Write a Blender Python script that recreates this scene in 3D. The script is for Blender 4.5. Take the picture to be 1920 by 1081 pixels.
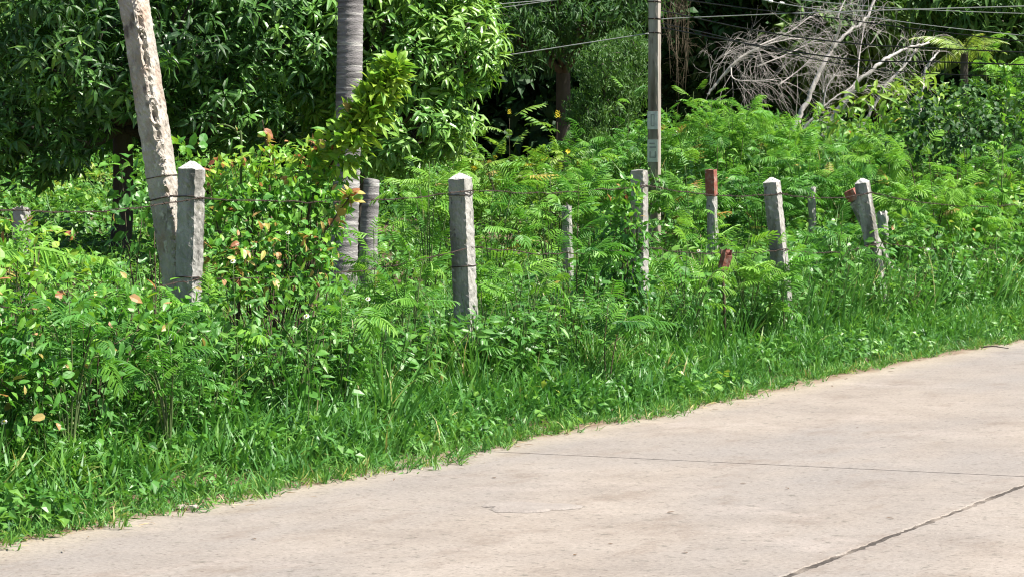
import bpy, math
import numpy as np
from mathutils import Matrix, Vector

# ------------------------------------------------------------------ scene, camera, sky, sun
sc = bpy.context.scene
for o in list(bpy.data.objects):
    bpy.data.objects.remove(o)
rng = np.random.default_rng(11)
COL = sc.collection

IW, IH, F, HOR, CAMZ = 1920.0, 1081.0, 5200.0, 335.0, 1.5      # photo pixels, focal length in pixels, eye level row, eye height
PITCH = math.atan((IH / 2 - HOR) / F)
cam_d = bpy.data.cameras.new("camera")
cam_d.sensor_width = 36.0
cam_d.lens = 36.0 * F / IW
cam_d.clip_start = 0.1
cam_d.clip_end = 1500.0
cam = bpy.data.objects.new("camera", cam_d)
COL.objects.link(cam)
cam.location = (0, 0, CAMZ)
cam.rotation_euler = (math.pi / 2 - PITCH, 0, 0)
sc.camera = cam

SUN_EL = 56.0
SUN_AZ = 103.0          # degrees from +Y (view direction) clockwise to +X: the sun stands to the right
world = bpy.data.worlds.new("World")
sc.world = world
world.use_nodes = True
wn = world.node_tree
wn.nodes.clear()
w_out = wn.nodes.new("ShaderNodeOutputWorld")
w_bg = wn.nodes.new("ShaderNodeBackground")
w_sky = wn.nodes.new("ShaderNodeTexSky")
w_sky.sky_type = 'NISHITA'
w_sky.sun_disc = False
w_sky.sun_elevation = math.radians(SUN_EL)
w_sky.sun_rotation = math.radians(SUN_AZ)
w_sky.air_density = 1.0
w_sky.dust_density = 1.5
w_bg.inputs["Strength"].default_value = 0.06
wn.links.new(w_sky.outputs[0], w_bg.inputs[0])
wn.links.new(w_bg.outputs[0], w_out.inputs[0])

sun_d = bpy.data.lights.new("sun", 'SUN')
sun_d.energy = 5.0
sun_d.angle = math.radians(0.53)
sun_d.color = (1.0, 0.955, 0.87)
sun = bpy.data.objects.new("sun", sun_d)
COL.objects.link(sun)
_el, _az = math.radians(SUN_EL), math.radians(SUN_AZ)
SUNV = Vector((math.sin(_az) * math.cos(_el), math.cos(_az) * math.cos(_el), math.sin(_el)))
sun.rotation_euler = SUNV.to_track_quat('Z', 'Y').to_euler()
sun.location = SUNV * 60

sc.view_settings.view_transform = 'Standard'
sc.view_settings.look = 'None'
sc.view_settings.exposure = 1.22
sc.view_settings.gamma = 1.0
sc.view_settings.use_curve_mapping = False
sc.render.engine = 'CYCLES'
sc.cycles.pixel_filter_type = 'BLACKMAN_HARRIS'
sc.cycles.filter_width = 1.15
sc.cycles.max_bounces = 6
sc.cycles.diffuse_bounces = 3
sc.cycles.glossy_bounces = 2
sc.cycles.transmission_bounces = 4
sc.cycles.caustics_reflective = False
sc.cycles.caustics_refractive = False


# ------------------------------------------------------------------ helpers: places
def at(u, v, Y):
    """the point at depth Y that the photo shows at pixel (u, v)"""
    cp, sp = math.cos(PITCH), math.sin(PITCH)
    dx, dy = (u - IW / 2) / F, -(v - IH / 2) / F
    d = Vector((dx, cp + dy * sp, -sp + dy * cp))
    return Vector((0, 0, CAMZ)) + d * (Y / d.y)


A_ = np.array([0.428, 0.904]); A_ /= np.linalg.norm(A_)          # along the road
P_ = np.array([A_[1], -A_[0]])                                    # across the road, towards the camera


def sw(s, w):
    return A_[0] * s + P_[0] * w, A_[1] * s + P_[1] * w


EDGE_S = np.array([2, 9.3, 10.7, 12.1, 13.3, 13.9, 14.7, 15.7, 17.1, 18.9, 21.4, 23.5, 25.4, 28, 60.])
EDGE_W = np.array([-6.75, -6.73, -6.74, -6.67, -6.59, -6.68, -6.82, -6.72, -6.70, -6.84, -6.86, -6.89, -6.74, -6.8, -6.8])


def edge_w(s):
    return np.interp(s, EDGE_S, EDGE_W) + 0.035 * np.sin(s * 5.1 + 2 * np.sin(s * 1.3)) + 0.03 * np.sin(s * 11.7 + 1) * np.sin(s * 2.9) + 0.022 * np.sin(s * 31.0 + 3 * np.sin(s * 4.1)) + 0.05 * np.maximum(0, np.sin(s * 3.3 + 5 * np.sin(s * 0.9))) ** 3


def smooth(x):
    x = np.clip(x, 0, 1)
    return x * x * (3 - 2 * x)


def ground_z(x, y):
    x, y = np.asarray(x, float), np.asarray(y, float)
    w = x * P_[0] + y * P_[1]
    d = -6.83 - w
    z = -0.035 + 0.16 * smooth(d / 0.75)
    z = z + 0.03 * np.sin(x * 1.3 + y * 0.7) * smooth(d) + 0.02 * np.sin(x * 3.1 - y * 2.3) * smooth(d)
    z = z + 0.55 * smooth((d - 9) / 14)
    z = np.where(d < 0, -0.035 - 0.13 * smooth(-d / 0.12), z)
    z = np.where(w > -0.4, -0.16 + 0.2 * smooth((w + 0.45) / 0.9), z)
    return z


# ------------------------------------------------------------------ helpers: materials
def new_mat(name):
    m = bpy.data.materials.new(name)
    m.use_nodes = True
    nt = m.node_tree
    nt.nodes.clear()
    out = nt.nodes.new("ShaderNodeOutputMaterial")
    return m, nt, out


def ramp_node(nt, stops, mode='LINEAR'):
    r = nt.nodes.new("ShaderNodeValToRGB")
    r.color_ramp.interpolation = mode
    e = r.color_ramp.elements
    while len(e) < len(stops):
        e.new(0.5)
    for el, (p, c) in zip(e, stops):
        el.position = p
        el.color = (c[0], c[1], c[2], 1)
    return r


def leaf_mat(name, stops, trans=0.35, rough=0.42, spec=0.5, tcol=(1.15, 1.15, 0.65)):
    m, nt, out = new_mat(name)
    N, L = nt.nodes, nt.links
    a = N.new("ShaderNodeAttribute"); a.attribute_name = "tint"
    r = ramp_node(nt, stops)
    tc = N.new("ShaderNodeTexCoord")
    nz = N.new("ShaderNodeTexNoise"); nz.inputs["Scale"].default_value = 26; nz.inputs["Detail"].default_value = 1
    L.new(tc.outputs["Object"], nz.inputs["Vector"])
    mr = N.new("ShaderNodeMapRange"); mr.inputs["To Min"].default_value = 0.72; mr.inputs["To Max"].default_value = 1.28
    L.new(nz.outputs["Fac"], mr.inputs["Value"])
    mul = N.new("ShaderNodeVectorMath"); mul.operation = 'SCALE'
    L.new(a.outputs["Fac"], r.inputs["Fac"])
    L.new(r.outputs["Color"], mul.inputs[0]); L.new(mr.outputs["Result"], mul.inputs["Scale"])
    b = N.new("ShaderNodeBsdfPrincipled")
    b.inputs["Roughness"].default_value = rough
    b.inputs["Specular IOR Level"].default_value = spec
    L.new(mul.outputs[0], b.inputs["Base Color"])
    t = N.new("ShaderNodeBsdfTranslucent")
    m2 = N.new("ShaderNodeVectorMath"); m2.operation = 'MULTIPLY'; m2.inputs[1].default_value = tcol
    L.new(mul.outputs[0], m2.inputs[0]); L.new(m2.outputs[0], t.inputs["Color"])
    mx = N.new("ShaderNodeMixShader"); mx.inputs["Fac"].default_value = trans
    L.new(b.outputs[0], mx.inputs[1]); L.new(t.outputs[0], mx.inputs[2])
    L.new(mx.outputs[0], out.inputs["Surface"])
    return m


def surf_mat(name, stops, scale=6.0, detail=8, rough=0.85, bump=0.4, bump_scale=40, stretch=(1, 1, 1), extra=None, spec=0.3):
    """plain mottled surface: noise -> ramp, with fine bump; extra(nt, colour socket, coords) may return a new colour socket"""
    m, nt, out = new_mat(name)
    N, L = nt.nodes, nt.links
    tc = N.new("ShaderNodeTexCoord")
    mp = N.new("ShaderNodeMapping"); mp.inputs["Scale"].default_value = stretch
    L.new(tc.outputs["Object"], mp.inputs["Vector"])
    nz = N.new("ShaderNodeTexNoise"); nz.inputs["Scale"].default_value = scale; nz.inputs["Detail"].default_value = detail
    nz.inputs["Roughness"].default_value = 0.62
    L.new(mp.outputs[0], nz.inputs["Vector"])
    r = ramp_node(nt, stops)
    L.new(nz.outputs["Fac"], r.inputs["Fac"])
    col = r.outputs["Color"]
    if extra:
        col = extra(nt, col, tc.outputs["Object"])
    b = N.new("ShaderNodeBsdfPrincipled")
    b.inputs["Roughness"].default_value = rough
    b.inputs["Specular IOR Level"].default_value = spec
    L.new(col, b.inputs["Base Color"])
    if bump:
        n2 = N.new("ShaderNodeTexNoise"); n2.inputs["Scale"].default_value = bump_scale; n2.inputs["Detail"].default_value = 6
        L.new(mp.outputs[0], n2.inputs["Vector"])
        bp = N.new("ShaderNodeBump"); bp.inputs["Strength"].default_value = bump; bp.inputs["Distance"].default_value = 0.02
        L.new(n2.outputs["Fac"], bp.inputs["Height"]); L.new(bp.outputs[0], b.inputs["Normal"])
    L.new(b.outputs[0], out.inputs["Surface"])
    return m


def blot(colour, scale, lo, hi, amount=1.0, stretch=(1, 1, 1), off=(0, 0, 0), zr=None):
    """a stain layer for surf_mat"""
    def f(nt, col, co):
        N, L = nt.nodes, nt.links
        mp = N.new("ShaderNodeMapping"); mp.inputs["Scale"].default_value = stretch; mp.inputs["Location"].default_value = off
        L.new(co, mp.inputs["Vector"])
        nz = N.new("ShaderNodeTexNoise"); nz.inputs["Scale"].default_value = scale; nz.inputs["Detail"].default_value = 6
        L.new(mp.outputs[0], nz.inputs["Vector"])
        mr = N.new("ShaderNodeMapRange"); mr.inputs["From Min"].default_value = lo; mr.inputs["From Max"].default_value = hi
        mr.inputs["To Max"].default_value = amount
        L.new(nz.outputs["Fac"], mr.inputs["Value"])
        fac = mr.outputs["Result"]
        if zr:
            sp = N.new("ShaderNodeSeparateXYZ"); L.new(co, sp.inputs[0])
            for a_, b_ in ((zr[0], zr[0] + zr[2]), (zr[1] + zr[2], zr[1])):
                m3 = N.new("ShaderNodeMapRange"); m3.inputs["From Min"].default_value = a_; m3.inputs["From Max"].default_value = b_
                L.new(sp.outputs["Z"], m3.inputs["Value"])
                mu = N.new("ShaderNodeMath"); mu.operation = 'MULTIPLY'
                L.new(fac, mu.inputs[0]); L.new(m3.outputs["Result"], mu.inputs[1]); fac = mu.outputs[0]
        mx = N.new("ShaderNodeMix"); mx.data_type = 'RGBA'
        L.new(fac, mx.inputs["Factor"]); L.new(col, mx.inputs["A"])
        mx.inputs["B"].default_value = (*colour, 1)
        return mx.outputs["Result"]
    return f


def chain(*fs):
    def f(nt, col, co):
        for g in fs:
            col = g(nt, col, co)
        return col
    return f


M = {}
M['mango'] = leaf_mat("mango leaf", [(0.0, (0.020, 0.072, 0.020)), (0.4, (0.055, 0.150, 0.030)), (0.75, (0.115, 0.280, 0.044)), (1.0, (0.21, 0.37, 0.06))], 0.26, 0.40, 0.6)
M['feather'] = leaf_mat("feathery leaf", [(0.0, (0.034, 0.130, 0.032)), (0.5, (0.112, 0.305, 0.044)), (1.0, (0.225, 0.430, 0.060))], 0.38, 0.5, 0.35)
M['cassia'] = leaf_mat("cassia leaf", [(0.0, (0.055, 0.150, 0.030)), (0.5, (0.125, 0.280, 0.040)), (1.0, (0.26, 0.39, 0.055))], 0.38, 0.42, 0.5)
M['vine'] = leaf_mat("vine leaf", [(0.0, (0.030, 0.115, 0.026)), (0.5, (0.086, 0.258, 0.036)), (0.85, (0.19, 0.39, 0.044)), (1.0, (0.30, 0.44, 0.05))], 0.35, 0.42, 0.45)
M['young'] = leaf_mat("young red leaf", [(0.0, (0.42, 0.40, 0.09)), (0.5, (0.46, 0.34, 0.12)), (0.8, (0.45, 0.22, 0.10)), (1.0, (0.34, 0.12, 0.07))], 0.38, 0.45, 0.4, (1.1, 0.98, 0.75))
M['weed'] = leaf_mat("weed leaf", [(0.0, (0.034, 0.120, 0.030)), (0.5, (0.094, 0.258, 0.042)), (0.9, (0.195, 0.370, 0.058)), (1.0, (0.32, 0.40, 0.085))], 0.34, 0.42, 0.45)
M['grass'] = leaf_mat("grass blade", [(0.0, (0.030, 0.115, 0.030)), (0.45, (0.078, 0.228, 0.042)), (0.82, (0.168, 0.338, 0.060)), (0.92, (0.38, 0.36, 0.13)), (1.0, (0.54, 0.47, 0.27))], 0.34, 0.46, 0.35)
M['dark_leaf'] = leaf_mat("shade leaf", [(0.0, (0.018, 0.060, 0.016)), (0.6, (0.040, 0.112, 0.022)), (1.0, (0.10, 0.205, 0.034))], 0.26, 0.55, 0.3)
M['tamarind'] = leaf_mat("fine tree leaf", [(0.0, (0.034, 0.095, 0.026)), (0.6, (0.095, 0.205, 0.042)), (1.0, (0.19, 0.31, 0.06))], 0.36, 0.5, 0.35)
M['dry'] = leaf_mat("dry straw", [(0.0, (0.12, 0.07, 0.035)), (0.5, (0.32, 0.23, 0.12)), (1.0, (0.52, 0.44, 0.28))], 0.2, 0.8, 0.2, (1, 1, 1))
M['petal_white'] = leaf_mat("white petal", [(0, (0.75, 0.75, 0.68)), (1, (0.8, 0.8, 0.75))], 0.3, 0.6, 0.3, (1, 1, 1))
M['petal_yellow'] = leaf_mat("yellow petal", [(0, (0.72, 0.58, 0.04)), (1, (0.78, 0.66, 0.06))], 0.3, 0.6, 0.3, (1, 1, 1))
M['palm'] = leaf_mat("palm frond", [(0, (0.11, 0.22, 0.04)), (0.6, (0.26, 0.37, 0.07)), (1, (0.46, 0.46, 0.14))], 0.35, 0.4, 0.5)
M['stem'] = surf_mat("green stem", [(0.3, (0.06, 0.10, 0.03)), (0.7, (0.11, 0.15, 0.05))], 20, 3, 0.7, 0)
M['brown_stem'] = surf_mat("brown stem", [(0.3, (0.045, 0.035, 0.022)), (0.7, (0.11, 0.085, 0.05))], 30, 4, 0.85, 0)
M['bark'] = surf_mat("tree bark", [(0.25, (0.030, 0.026, 0.022)), (0.75, (0.11, 0.095, 0.078))], 5, 8, 0.9, 0.8, 18, (1, 1, 0.35))
M['dead'] = surf_mat("dead wood", [(0.25, (0.27, 0.25, 0.23)), (0.75, (0.58, 0.55, 0.52))], 7, 6, 0.85, 0.3, 40)
M['twig'] = surf_mat("dead twigs", [(0.3, (0.27, 0.25, 0.225)), (0.7, (0.54, 0.50, 0.46))], 9, 4, 0.9, 0)
M['wire'] = surf_mat("rusty wire", [(0.3, (0.026, 0.018, 0.015)), (0.7, (0.065, 0.042, 0.032))], 50, 3, 0.7, 0)
M['cable_black'] = surf_mat("black cable", [(0.3, (0.015, 0.015, 0.016)), (0.7, (0.03, 0.03, 0.032))], 10, 2, 0.5, 0)
M['cable_grey'] = surf_mat("grey cable", [(0.3, (0.40, 0.40, 0.40)), (0.7, (0.55, 0.55, 0.54))], 10, 2, 0.45, 0)
M['post'] = surf_mat("weathered concrete", [(0.25, (0.17, 0.166, 0.156)), (0.5, (0.30, 0.292, 0.272)), (0.8, (0.47, 0.455, 0.42))], 9, 9, 0.9, 0.6, 55, (1, 1, 0.5),
                     chain(blot((0.10, 0.095, 0.082), 9, 0.47, 0.62, 0.8, (1, 1, 0.16), (3, 1, 0)), blot((0.10, 0.12, 0.055), 10, 0.42, 0.6, 0.7, (1, 1, 0.6), (1, 8, 3), (-0.3, 0.45, 0.3)), blot((0.07, 0.065, 0.06), 30, 0.62, 0.68, 0.8, (1, 1, 0.6), (6, 2, 2)), blot((0.16, 0.15, 0.07), 14, 0.6, 0.74, 0.6, (1, 1, 0.7), (9, 4, 2)), blot((0.55, 0.53, 0.48), 22, 0.6, 0.7, 0.6, (1, 1, 1), (5, 2, 7))))
M['post_cap'] = surf_mat("pale cap", [(0.25, (0.34, 0.335, 0.31)), (0.5, (0.50, 0.49, 0.46)), (0.8, (0.62, 0.61, 0.58))], 14, 8, 0.9, 0.6, 60, (1, 1, 1), blot((0.2, 0.19, 0.16), 16, 0.58, 0.7, 0.6))  # caps get a paler concrete colour than the shafts
M['pole_old'] = surf_mat("spalled concrete", [(0.25, (0.24, 0.21, 0.175)), (0.5, (0.40, 0.36, 0.31)), (0.8, (0.56, 0.52, 0.46))], 8, 9, 0.92, 0.9, 45, (1, 1, 0.6),
                         chain(blot((0.30, 0.28, 0.25), 3, 0.5, 0.62, 0.6, (1, 1, 0.5), (2, 8, 1)), blot((0.36, 0.19, 0.12), 6, 0.44, 0.60, 0.6, (1, 1, 0.5), (0.4, 2, 1.3), (1.75, 2.6, 0.3)), blot((0.30, 0.20, 0.14), 9, 0.58, 0.68, 0.5, (1, 1, 0.6), (5, 2, 8)), blot((0.10, 0.08, 0.07), 14, 0.58, 0.66, 0.85, (1, 1, 0.5), (7, 3, 1)), blot((0.62, 0.60, 0.54), 26, 0.60, 0.68, 0.7, (1, 1, 0.7), (1, 3, 9))))
M['pole'] = surf_mat("utility pole concrete", [(0.25, (0.20, 0.165, 0.14)), (0.5, (0.33, 0.295, 0.26)), (0.8, (0.50, 0.47, 0.43))], 4, 9, 0.9, 0.4, 40, (1, 1, 0.16),
                     chain(blot((0.15, 0.11, 0.085), 9, 0.48, 0.62, 0.8, (1, 1, 0.08), (2, 5, 0)), blot((0.58, 0.55, 0.50), 9, 0.55, 0.64, 0.6, (1, 1, 0.1), (7, 1, 0)), blot((0.09, 0.07, 0.06), 12, 0.6, 0.68, 0.8, (1, 1, 0.25), (1, 1, 4))))
M['white_paint'] = surf_mat("white paint", [(0.3, (0.52, 0.52, 0.51)), (0.7, (0.78, 0.78, 0.77))], 18, 5, 0.6, 0)
M['grey_paint'] = surf_mat("faded mark", [(0.3, (0.24, 0.24, 0.25)), (0.7, (0.42, 0.42, 0.42))], 30, 4, 0.7, 0)
M['red_paint'] = surf_mat("faded red paint", [(0.3, (0.17, 0.055, 0.04)), (0.5, (0.27, 0.10, 0.07)), (0.72, (0.33, 0.25, 0.21))], 22, 6, 0.8, 0.3, 50)
M['paper'] = surf_mat("crumpled paper", [(0.3, (0.30, 0.23, 0.19)), (0.7, (0.58, 0.51, 0.45))], 30, 4, 0.8, 0)
M['coconut_trunk'] = surf_mat("palm trunk", [(0.25, (0.13, 0.12, 0.122)), (0.55, (0.235, 0.22, 0.222)), (0.8, (0.35, 0.335, 0.33))], 6, 8, 0.88, 0.5, 50, (1, 1, 3.5),
                              chain(blot((0.09, 0.085, 0.085), 4.5, 0.54, 0.62, 0.7, (0.5, 0.5, 5), (4, 1, 5)), blot((0.52, 0.50, 0.48), 5, 0.56, 0.63, 0.75, (0.5, 0.5, 7), (1, 2, 3))))
M['soil'] = surf_mat("soil", [(0.3, (0.060, 0.042, 0.026)), (0.7, (0.16, 0.115, 0.07))], 12, 8, 0.95, 0.6, 60)
M['joint'] = surf_mat("joint filler", [(0.3, (0.030, 0.025, 0.022)), (0.6, (0.075, 0.062, 0.052))], 25, 6, 0.9, 0.8, 50, (1, 1, 1), blot((0.22, 0.185, 0.155), 2.2, 0.5, 0.6, 0.75))
M['patch'] = surf_mat("cement patch", [(0.3, (0.205, 0.178, 0.160)), (0.7, (0.265, 0.235, 0.212))], 8, 6, 0.85, 0.4, 60)


def road_mat():
    m, nt, out = new_mat("road concrete")
    N, L = nt.nodes, nt.links
    tc = N.new("ShaderNodeTexCoord")
    co = tc.outputs["Object"]

    def noise(scale, detail, rough=0.6, stretch=(1, 1, 1), off=(0, 0, 0)):
        mp = N.new("ShaderNodeMapping"); mp.inputs["Scale"].default_value = stretch; mp.inputs["Location"].default_value = off
        L.new(co, mp.inputs["Vector"])
        n = N.new("ShaderNodeTexNoise"); n.inputs["Scale"].default_value = scale; n.inputs["Detail"].default_value = detail
        n.inputs["Roughness"].default_value = rough
        L.new(mp.outputs[0], n.inputs["Vector"])
        return n.outputs["Fac"]

    def rng_(s, a, b, c=0.0, d=1.0):
        mr = N.new("ShaderNodeMapRange")
        for k, v in zip(("From Min", "From Max", "To Min", "To Max"), (a, b, c, d)):
            mr.inputs[k].default_value = v
        L.new(s, mr.inputs["Value"])
        return mr.outputs["Result"]

    def mix(f, a, b, mode='MIX'):
        mx = N.new("ShaderNodeMix"); mx.data_type = 'RGBA'; mx.blend_type = mode
        if isinstance(f, float):
            mx.inputs["Factor"].default_value = f
        else:
            L.new(f, mx.inputs["Factor"])
        for k, s in (("A", a), ("B", b)):
            if isinstance(s, tuple):
                mx.inputs[k].default_value = (*s, 1)
            else:
                L.new(s, mx.inputs[k])
        return mx.outputs["Result"]

    r = ramp_node(nt, [(0.30, (0.170, 0.142, 0.121)), (0.5, (0.240, 0.206, 0.177)), (0.70, (0.298, 0.260, 0.226))])
    L.new(noise(1.1, 14, 0.82), r.inputs["Fac"])
    col = r.outputs["Color"]
    # grey worn tracks along the road, rusty dirt, dusty yellow beside the grass, scattered dark scraps, pale grit
    col = mix(rng_(noise(0.55, 5, 0.55, (1, 0.35, 1), (4, 2, 0)), 0.42, 0.62, 0, 0.75), col, (0.200, 0.184, 0.174))
    col = mix(rng_(noise(2.6, 8, 0.72, (1, 0.4, 1), (1, 7, 0)), 0.53, 0.68, 0, 0.65), col, (0.155, 0.120, 0.096))
    col = mix(rng_(noise(1.4, 7, 0.7, (1, 1, 1), (11, 3, 0)), 0.55, 0.7, 0, 0.5), col, (0.325, 0.28, 0.252))
    sp = N.new("ShaderNodeSeparateXYZ"); L.new(co, sp.inputs[0])
    wob = N.new("ShaderNodeMath"); wob.operation = 'MULTIPLY_ADD'; wob.inputs[1].default_value = 0.5
    L.new(noise(1.9, 8, 0.7), wob.inputs[0]); L.new(sp.outputs["X"], wob.inputs[2])
    col = mix(rng_(wob.outputs[0], -6.1, -6.45, 0, 0.45), col, (0.345, 0.295, 0.21))
    col = mix(rng_(wob.outputs[0], -6.40, -6.55, 0, 0.75), col, (0.16, 0.105, 0.065))
    col = mix(rng_(noise(30, 5, 0.62, (1, 1, 1), (5, 9, 0)), 0.62, 0.70, 0, 0.4), col, (0.42, 0.38, 0.34))
    col = mix(rng_(noise(13, 7, 0.7, (1, 1, 1), (3, 3, 3)), 0.575, 0.65, 0, 0.8), col, (0.115, 0.105, 0.088))
    col = mix(rng_(noise(36, 4, 0.6, (1, 1, 1), (8, 1, 3)), 0.60, 0.67, 0, 0.8), col, (0.11, 0.088, 0.075))
    gr = N.new("ShaderNodeVectorMath"); gr.operation = 'SCALE'
    L.new(col, gr.inputs[0]); L.new(rng_(noise(46, 5, 0.75, (1, 1, 1), (2, 6, 1)), 0.35, 0.65, 0.83, 1.17), gr.inputs["Scale"])
    col = gr.outputs[0]
    b = N.new("ShaderNodeBsdfPrincipled")
    b.inputs["Roughness"].default_value = 0.85
    b.inputs["Specular IOR Level"].default_value = 0.25
    L.new(col, b.inputs["Base Color"])
    bp = N.new("ShaderNodeBump"); bp.inputs["Strength"].default_value = 0.35; bp.inputs["Distance"].default_value = 0.01
    L.new(noise(38, 8, 0.7), bp.inputs["Height"]); L.new(bp.outputs[0], b.inputs["Normal"])
    L.new(b.outputs[0], out.inputs["Surface"])
    return m


M['road'] = road_mat()


# ------------------------------------------------------------------ helpers: meshes
def norm(v):
    v = np.asarray(v, float)
    return v / np.maximum(np.linalg.norm(v, axis=-1, keepdims=True), 1e-9)


def frames(fwd, nrm):
    """rotation matrices whose columns are (length axis, side, normal)"""
    x = norm(fwd)
    z = nrm - np.sum(nrm * x, -1, keepdims=True) * x
    z = norm(z)
    y = np.cross(z, x)
    return np.stack([x, y, z], -1)


def rand_dirs(n):
    return norm(rng.normal(size=(n, 3)))


class P:
    """a small triangle mesh: vertices, triangles, tint per vertex, material slot per triangle"""
    def __init__(self, V, T, tint=None, mi=None, smooth=False):
        self.V = np.asarray(V, float).reshape(-1, 3)
        self.T = np.asarray(T, int).reshape(-1, 3)
        self.t = np.zeros(len(self.V)) if tint is None else np.broadcast_to(np.asarray(tint, float), (len(self.V),)).copy()
        self.m = np.zeros(len(self.T), int) if mi is None else np.broadcast_to(np.asarray(mi, int), (len(self.T),)).copy()
        self.s = np.full(len(self.T), smooth)


def join(ps):
    V, T, t, m, s, n = [], [], [], [], [], 0
    for p in ps:
        V.append(p.V); T.append(p.T + n); t.append(p.t); m.append(p.m); s.append(p.s); n += len(p.V)
    q = P(np.concatenate(V), np.concatenate(T), np.concatenate(t), np.concatenate(m))
    q.s = np.concatenate(s)
    return q


def put(p, pos=None, R=None, s=1.0, tint=None):
    """N copies of a proto, joined"""
    pos = np.atleast_2d(np.asarray(pos, float)); n = len(pos)
    s = np.broadcast_to(np.asarray(s, float), (n,)) if np.ndim(s) < 2 else np.asarray(s, float)
    sv = s[:, None, None] if s.ndim == 1 else s[:, None, :]
    V = p.V[None] * sv
    if R is not None:
        V = np.einsum('nij,nvj->nvi', np.broadcast_to(R, (n, 3, 3)), V)
    V = V + pos[:, None, :]
    k = len(p.V)
    T = (p.T[None] + (np.arange(n) * k)[:, None, None]).reshape(-1, 3)
    tn = np.zeros(n) if tint is None else np.broadcast_to(np.asarray(tint, float), (n,))
    q = P(V.reshape(-1, 3), T, (p.t[None] + tn[:, None]).reshape(-1), np.tile(p.m, n))
    q.s = np.tile(p.s, n)
    return q


TRIS = [0]


def mesh(name, p, mats):
    me = bpy.data.meshes.new(name)
    nv, nt_ = len(p.V), len(p.T)
    me.vertices.add(nv)
    me.vertices.foreach_set("co", p.V.astype(np.float32).ravel())
    me.loops.add(nt_ * 3)
    me.loops.foreach_set("vertex_index", p.T.astype(np.int32).ravel())
    me.polygons.add(nt_)
    me.polygons.foreach_set("loop_start", (np.arange(nt_) * 3).astype(np.int32))
    me.polygons.foreach_set("material_index", p.m.astype(np.int32))
    me.polygons.foreach_set("use_smooth", p.s.astype(bool))
    at_ = me.attributes.new("tint", 'FLOAT', 'POINT')
    at_.data.foreach_set("value", np.clip(p.t, 0, 1).astype(np.float32))
    for m in (mats if isinstance(mats, (list, tuple)) else [mats]):
        me.materials.append(M[m])
    me.update(calc_edges=True)
    TRIS[0] += nt_
    return me


def ob(name, data, parent=None, matrix=None):
    o = bpy.data.objects.new(name, data)
    COL.objects.link(o)
    if parent is not None:
        o.parent = parent
    if matrix is not None:
        o.matrix_basis = matrix
    return o


def part(name, p, mats, parent, kind=None):
    o = ob(name, mesh(name, p, mats), parent)
    if kind:
        o["kind"] = kind
    return o


def tag(o, label, cat, group=None):
    o["label"] = label; o["category"] = cat
    if group:
        o["group"] = group
    return o


def thing(name, label, cat, loc=(0, 0, 0), group=None):
    o = bpy.data.objects.new(name, None)
    o.empty_display_size = 0.1
    COL.objects.link(o)
    o.location = loc
    return tag(o, label, cat, group)


def mat4(R, pos, s=1.0):
    m = Matrix([[R[i][j] * s for j in range(3)] + [pos[i]] for i in range(3)] + [[0, 0, 0, 1]])
    return m


def tube(path, radii, sides=6, tint=0.5, mi=0, cap=True, smooth=True):
    path = np.asarray(path, float); k = len(path)
    radii = np.broadcast_to(np.asarray(radii, float), (k,))
    tan = np.gradient(path, axis=0)
    ref = np.array([0.13, 0.27, 0.95]) if abs(norm(tan.mean(0))[2]) < 0.8 else np.array([0.95, 0.2, 0.1])
    Fm = frames(tan, np.broadcast_to(ref, (k, 3)))
    a = np.arange(sides) / sides * 2 * math.pi
    ring = np.cos(a)[None, :, None] * Fm[:, None, :, 1] + np.sin(a)[None, :, None] * Fm[:, None, :, 2]
    V = (path[:, None, :] + ring * radii[:, None, None]).reshape(-1, 3)
    i = np.arange(k - 1)[:, None] * sides; j = np.arange(sides)[None]; j2 = (j + 1) % sides
    a0, a1, b0, b1 = i + j, i + j2, i + sides + j, i + sides + j2
    T = np.concatenate([np.stack([a0, b0, a1], -1).reshape(-1, 3), np.stack([a1, b0, b1], -1).reshape(-1, 3)])
    if cap:
        n = len(V)
        V = np.concatenate([V, path[:1], path[-1:]])
        e = (k - 1) * sides
        T = np.concatenate([T, np.stack([j[0], j2[0], np.full(sides, n)], -1), np.stack([e + j2[0], e + j[0], np.full(sides, n + 1)], -1)])
    return P(V, T, tint, mi, smooth)


def bezier(pts, n=12):
    """a smooth curve through points (Catmull-Rom)"""
    pts = np.asarray(pts, float)
    p = np.concatenate([2 * pts[:1] - pts[1:2], pts, 2 * pts[-1:] - pts[-2:-1]])
    out = []
    for i in range(1, len(p) - 2):
        t = np.linspace(0, 1, n, endpoint=False)[:, None]
        p0, p1, p2, p3 = p[i - 1], p[i], p[i + 1], p[i + 2]
        out.append(0.5 * ((2 * p1) + (-p0 + p2) * t + (2 * p0 - 5 * p1 + 4 * p2 - p3) * t ** 2 + (-p0 + 3 * p1 - 3 * p2 + p3) * t ** 3))
    return np.concatenate(out + [pts[-1:]])


def box(x0, x1, y0, y1, z0, z1, mi=0):
    V = [(x, y, z) for z in (z0, z1) for y in (y0, y1) for x in (x0, x1)]
    T = [(0, 2, 1), (1, 2, 3), (4, 5, 6), (5, 7, 6), (0, 1, 4), (1, 5, 4), (2, 6, 3), (3, 6, 7), (0, 4, 2), (2, 4, 6), (1, 3, 5), (3, 7, 5)]
    return P(V, T, 0.5, mi)


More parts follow.
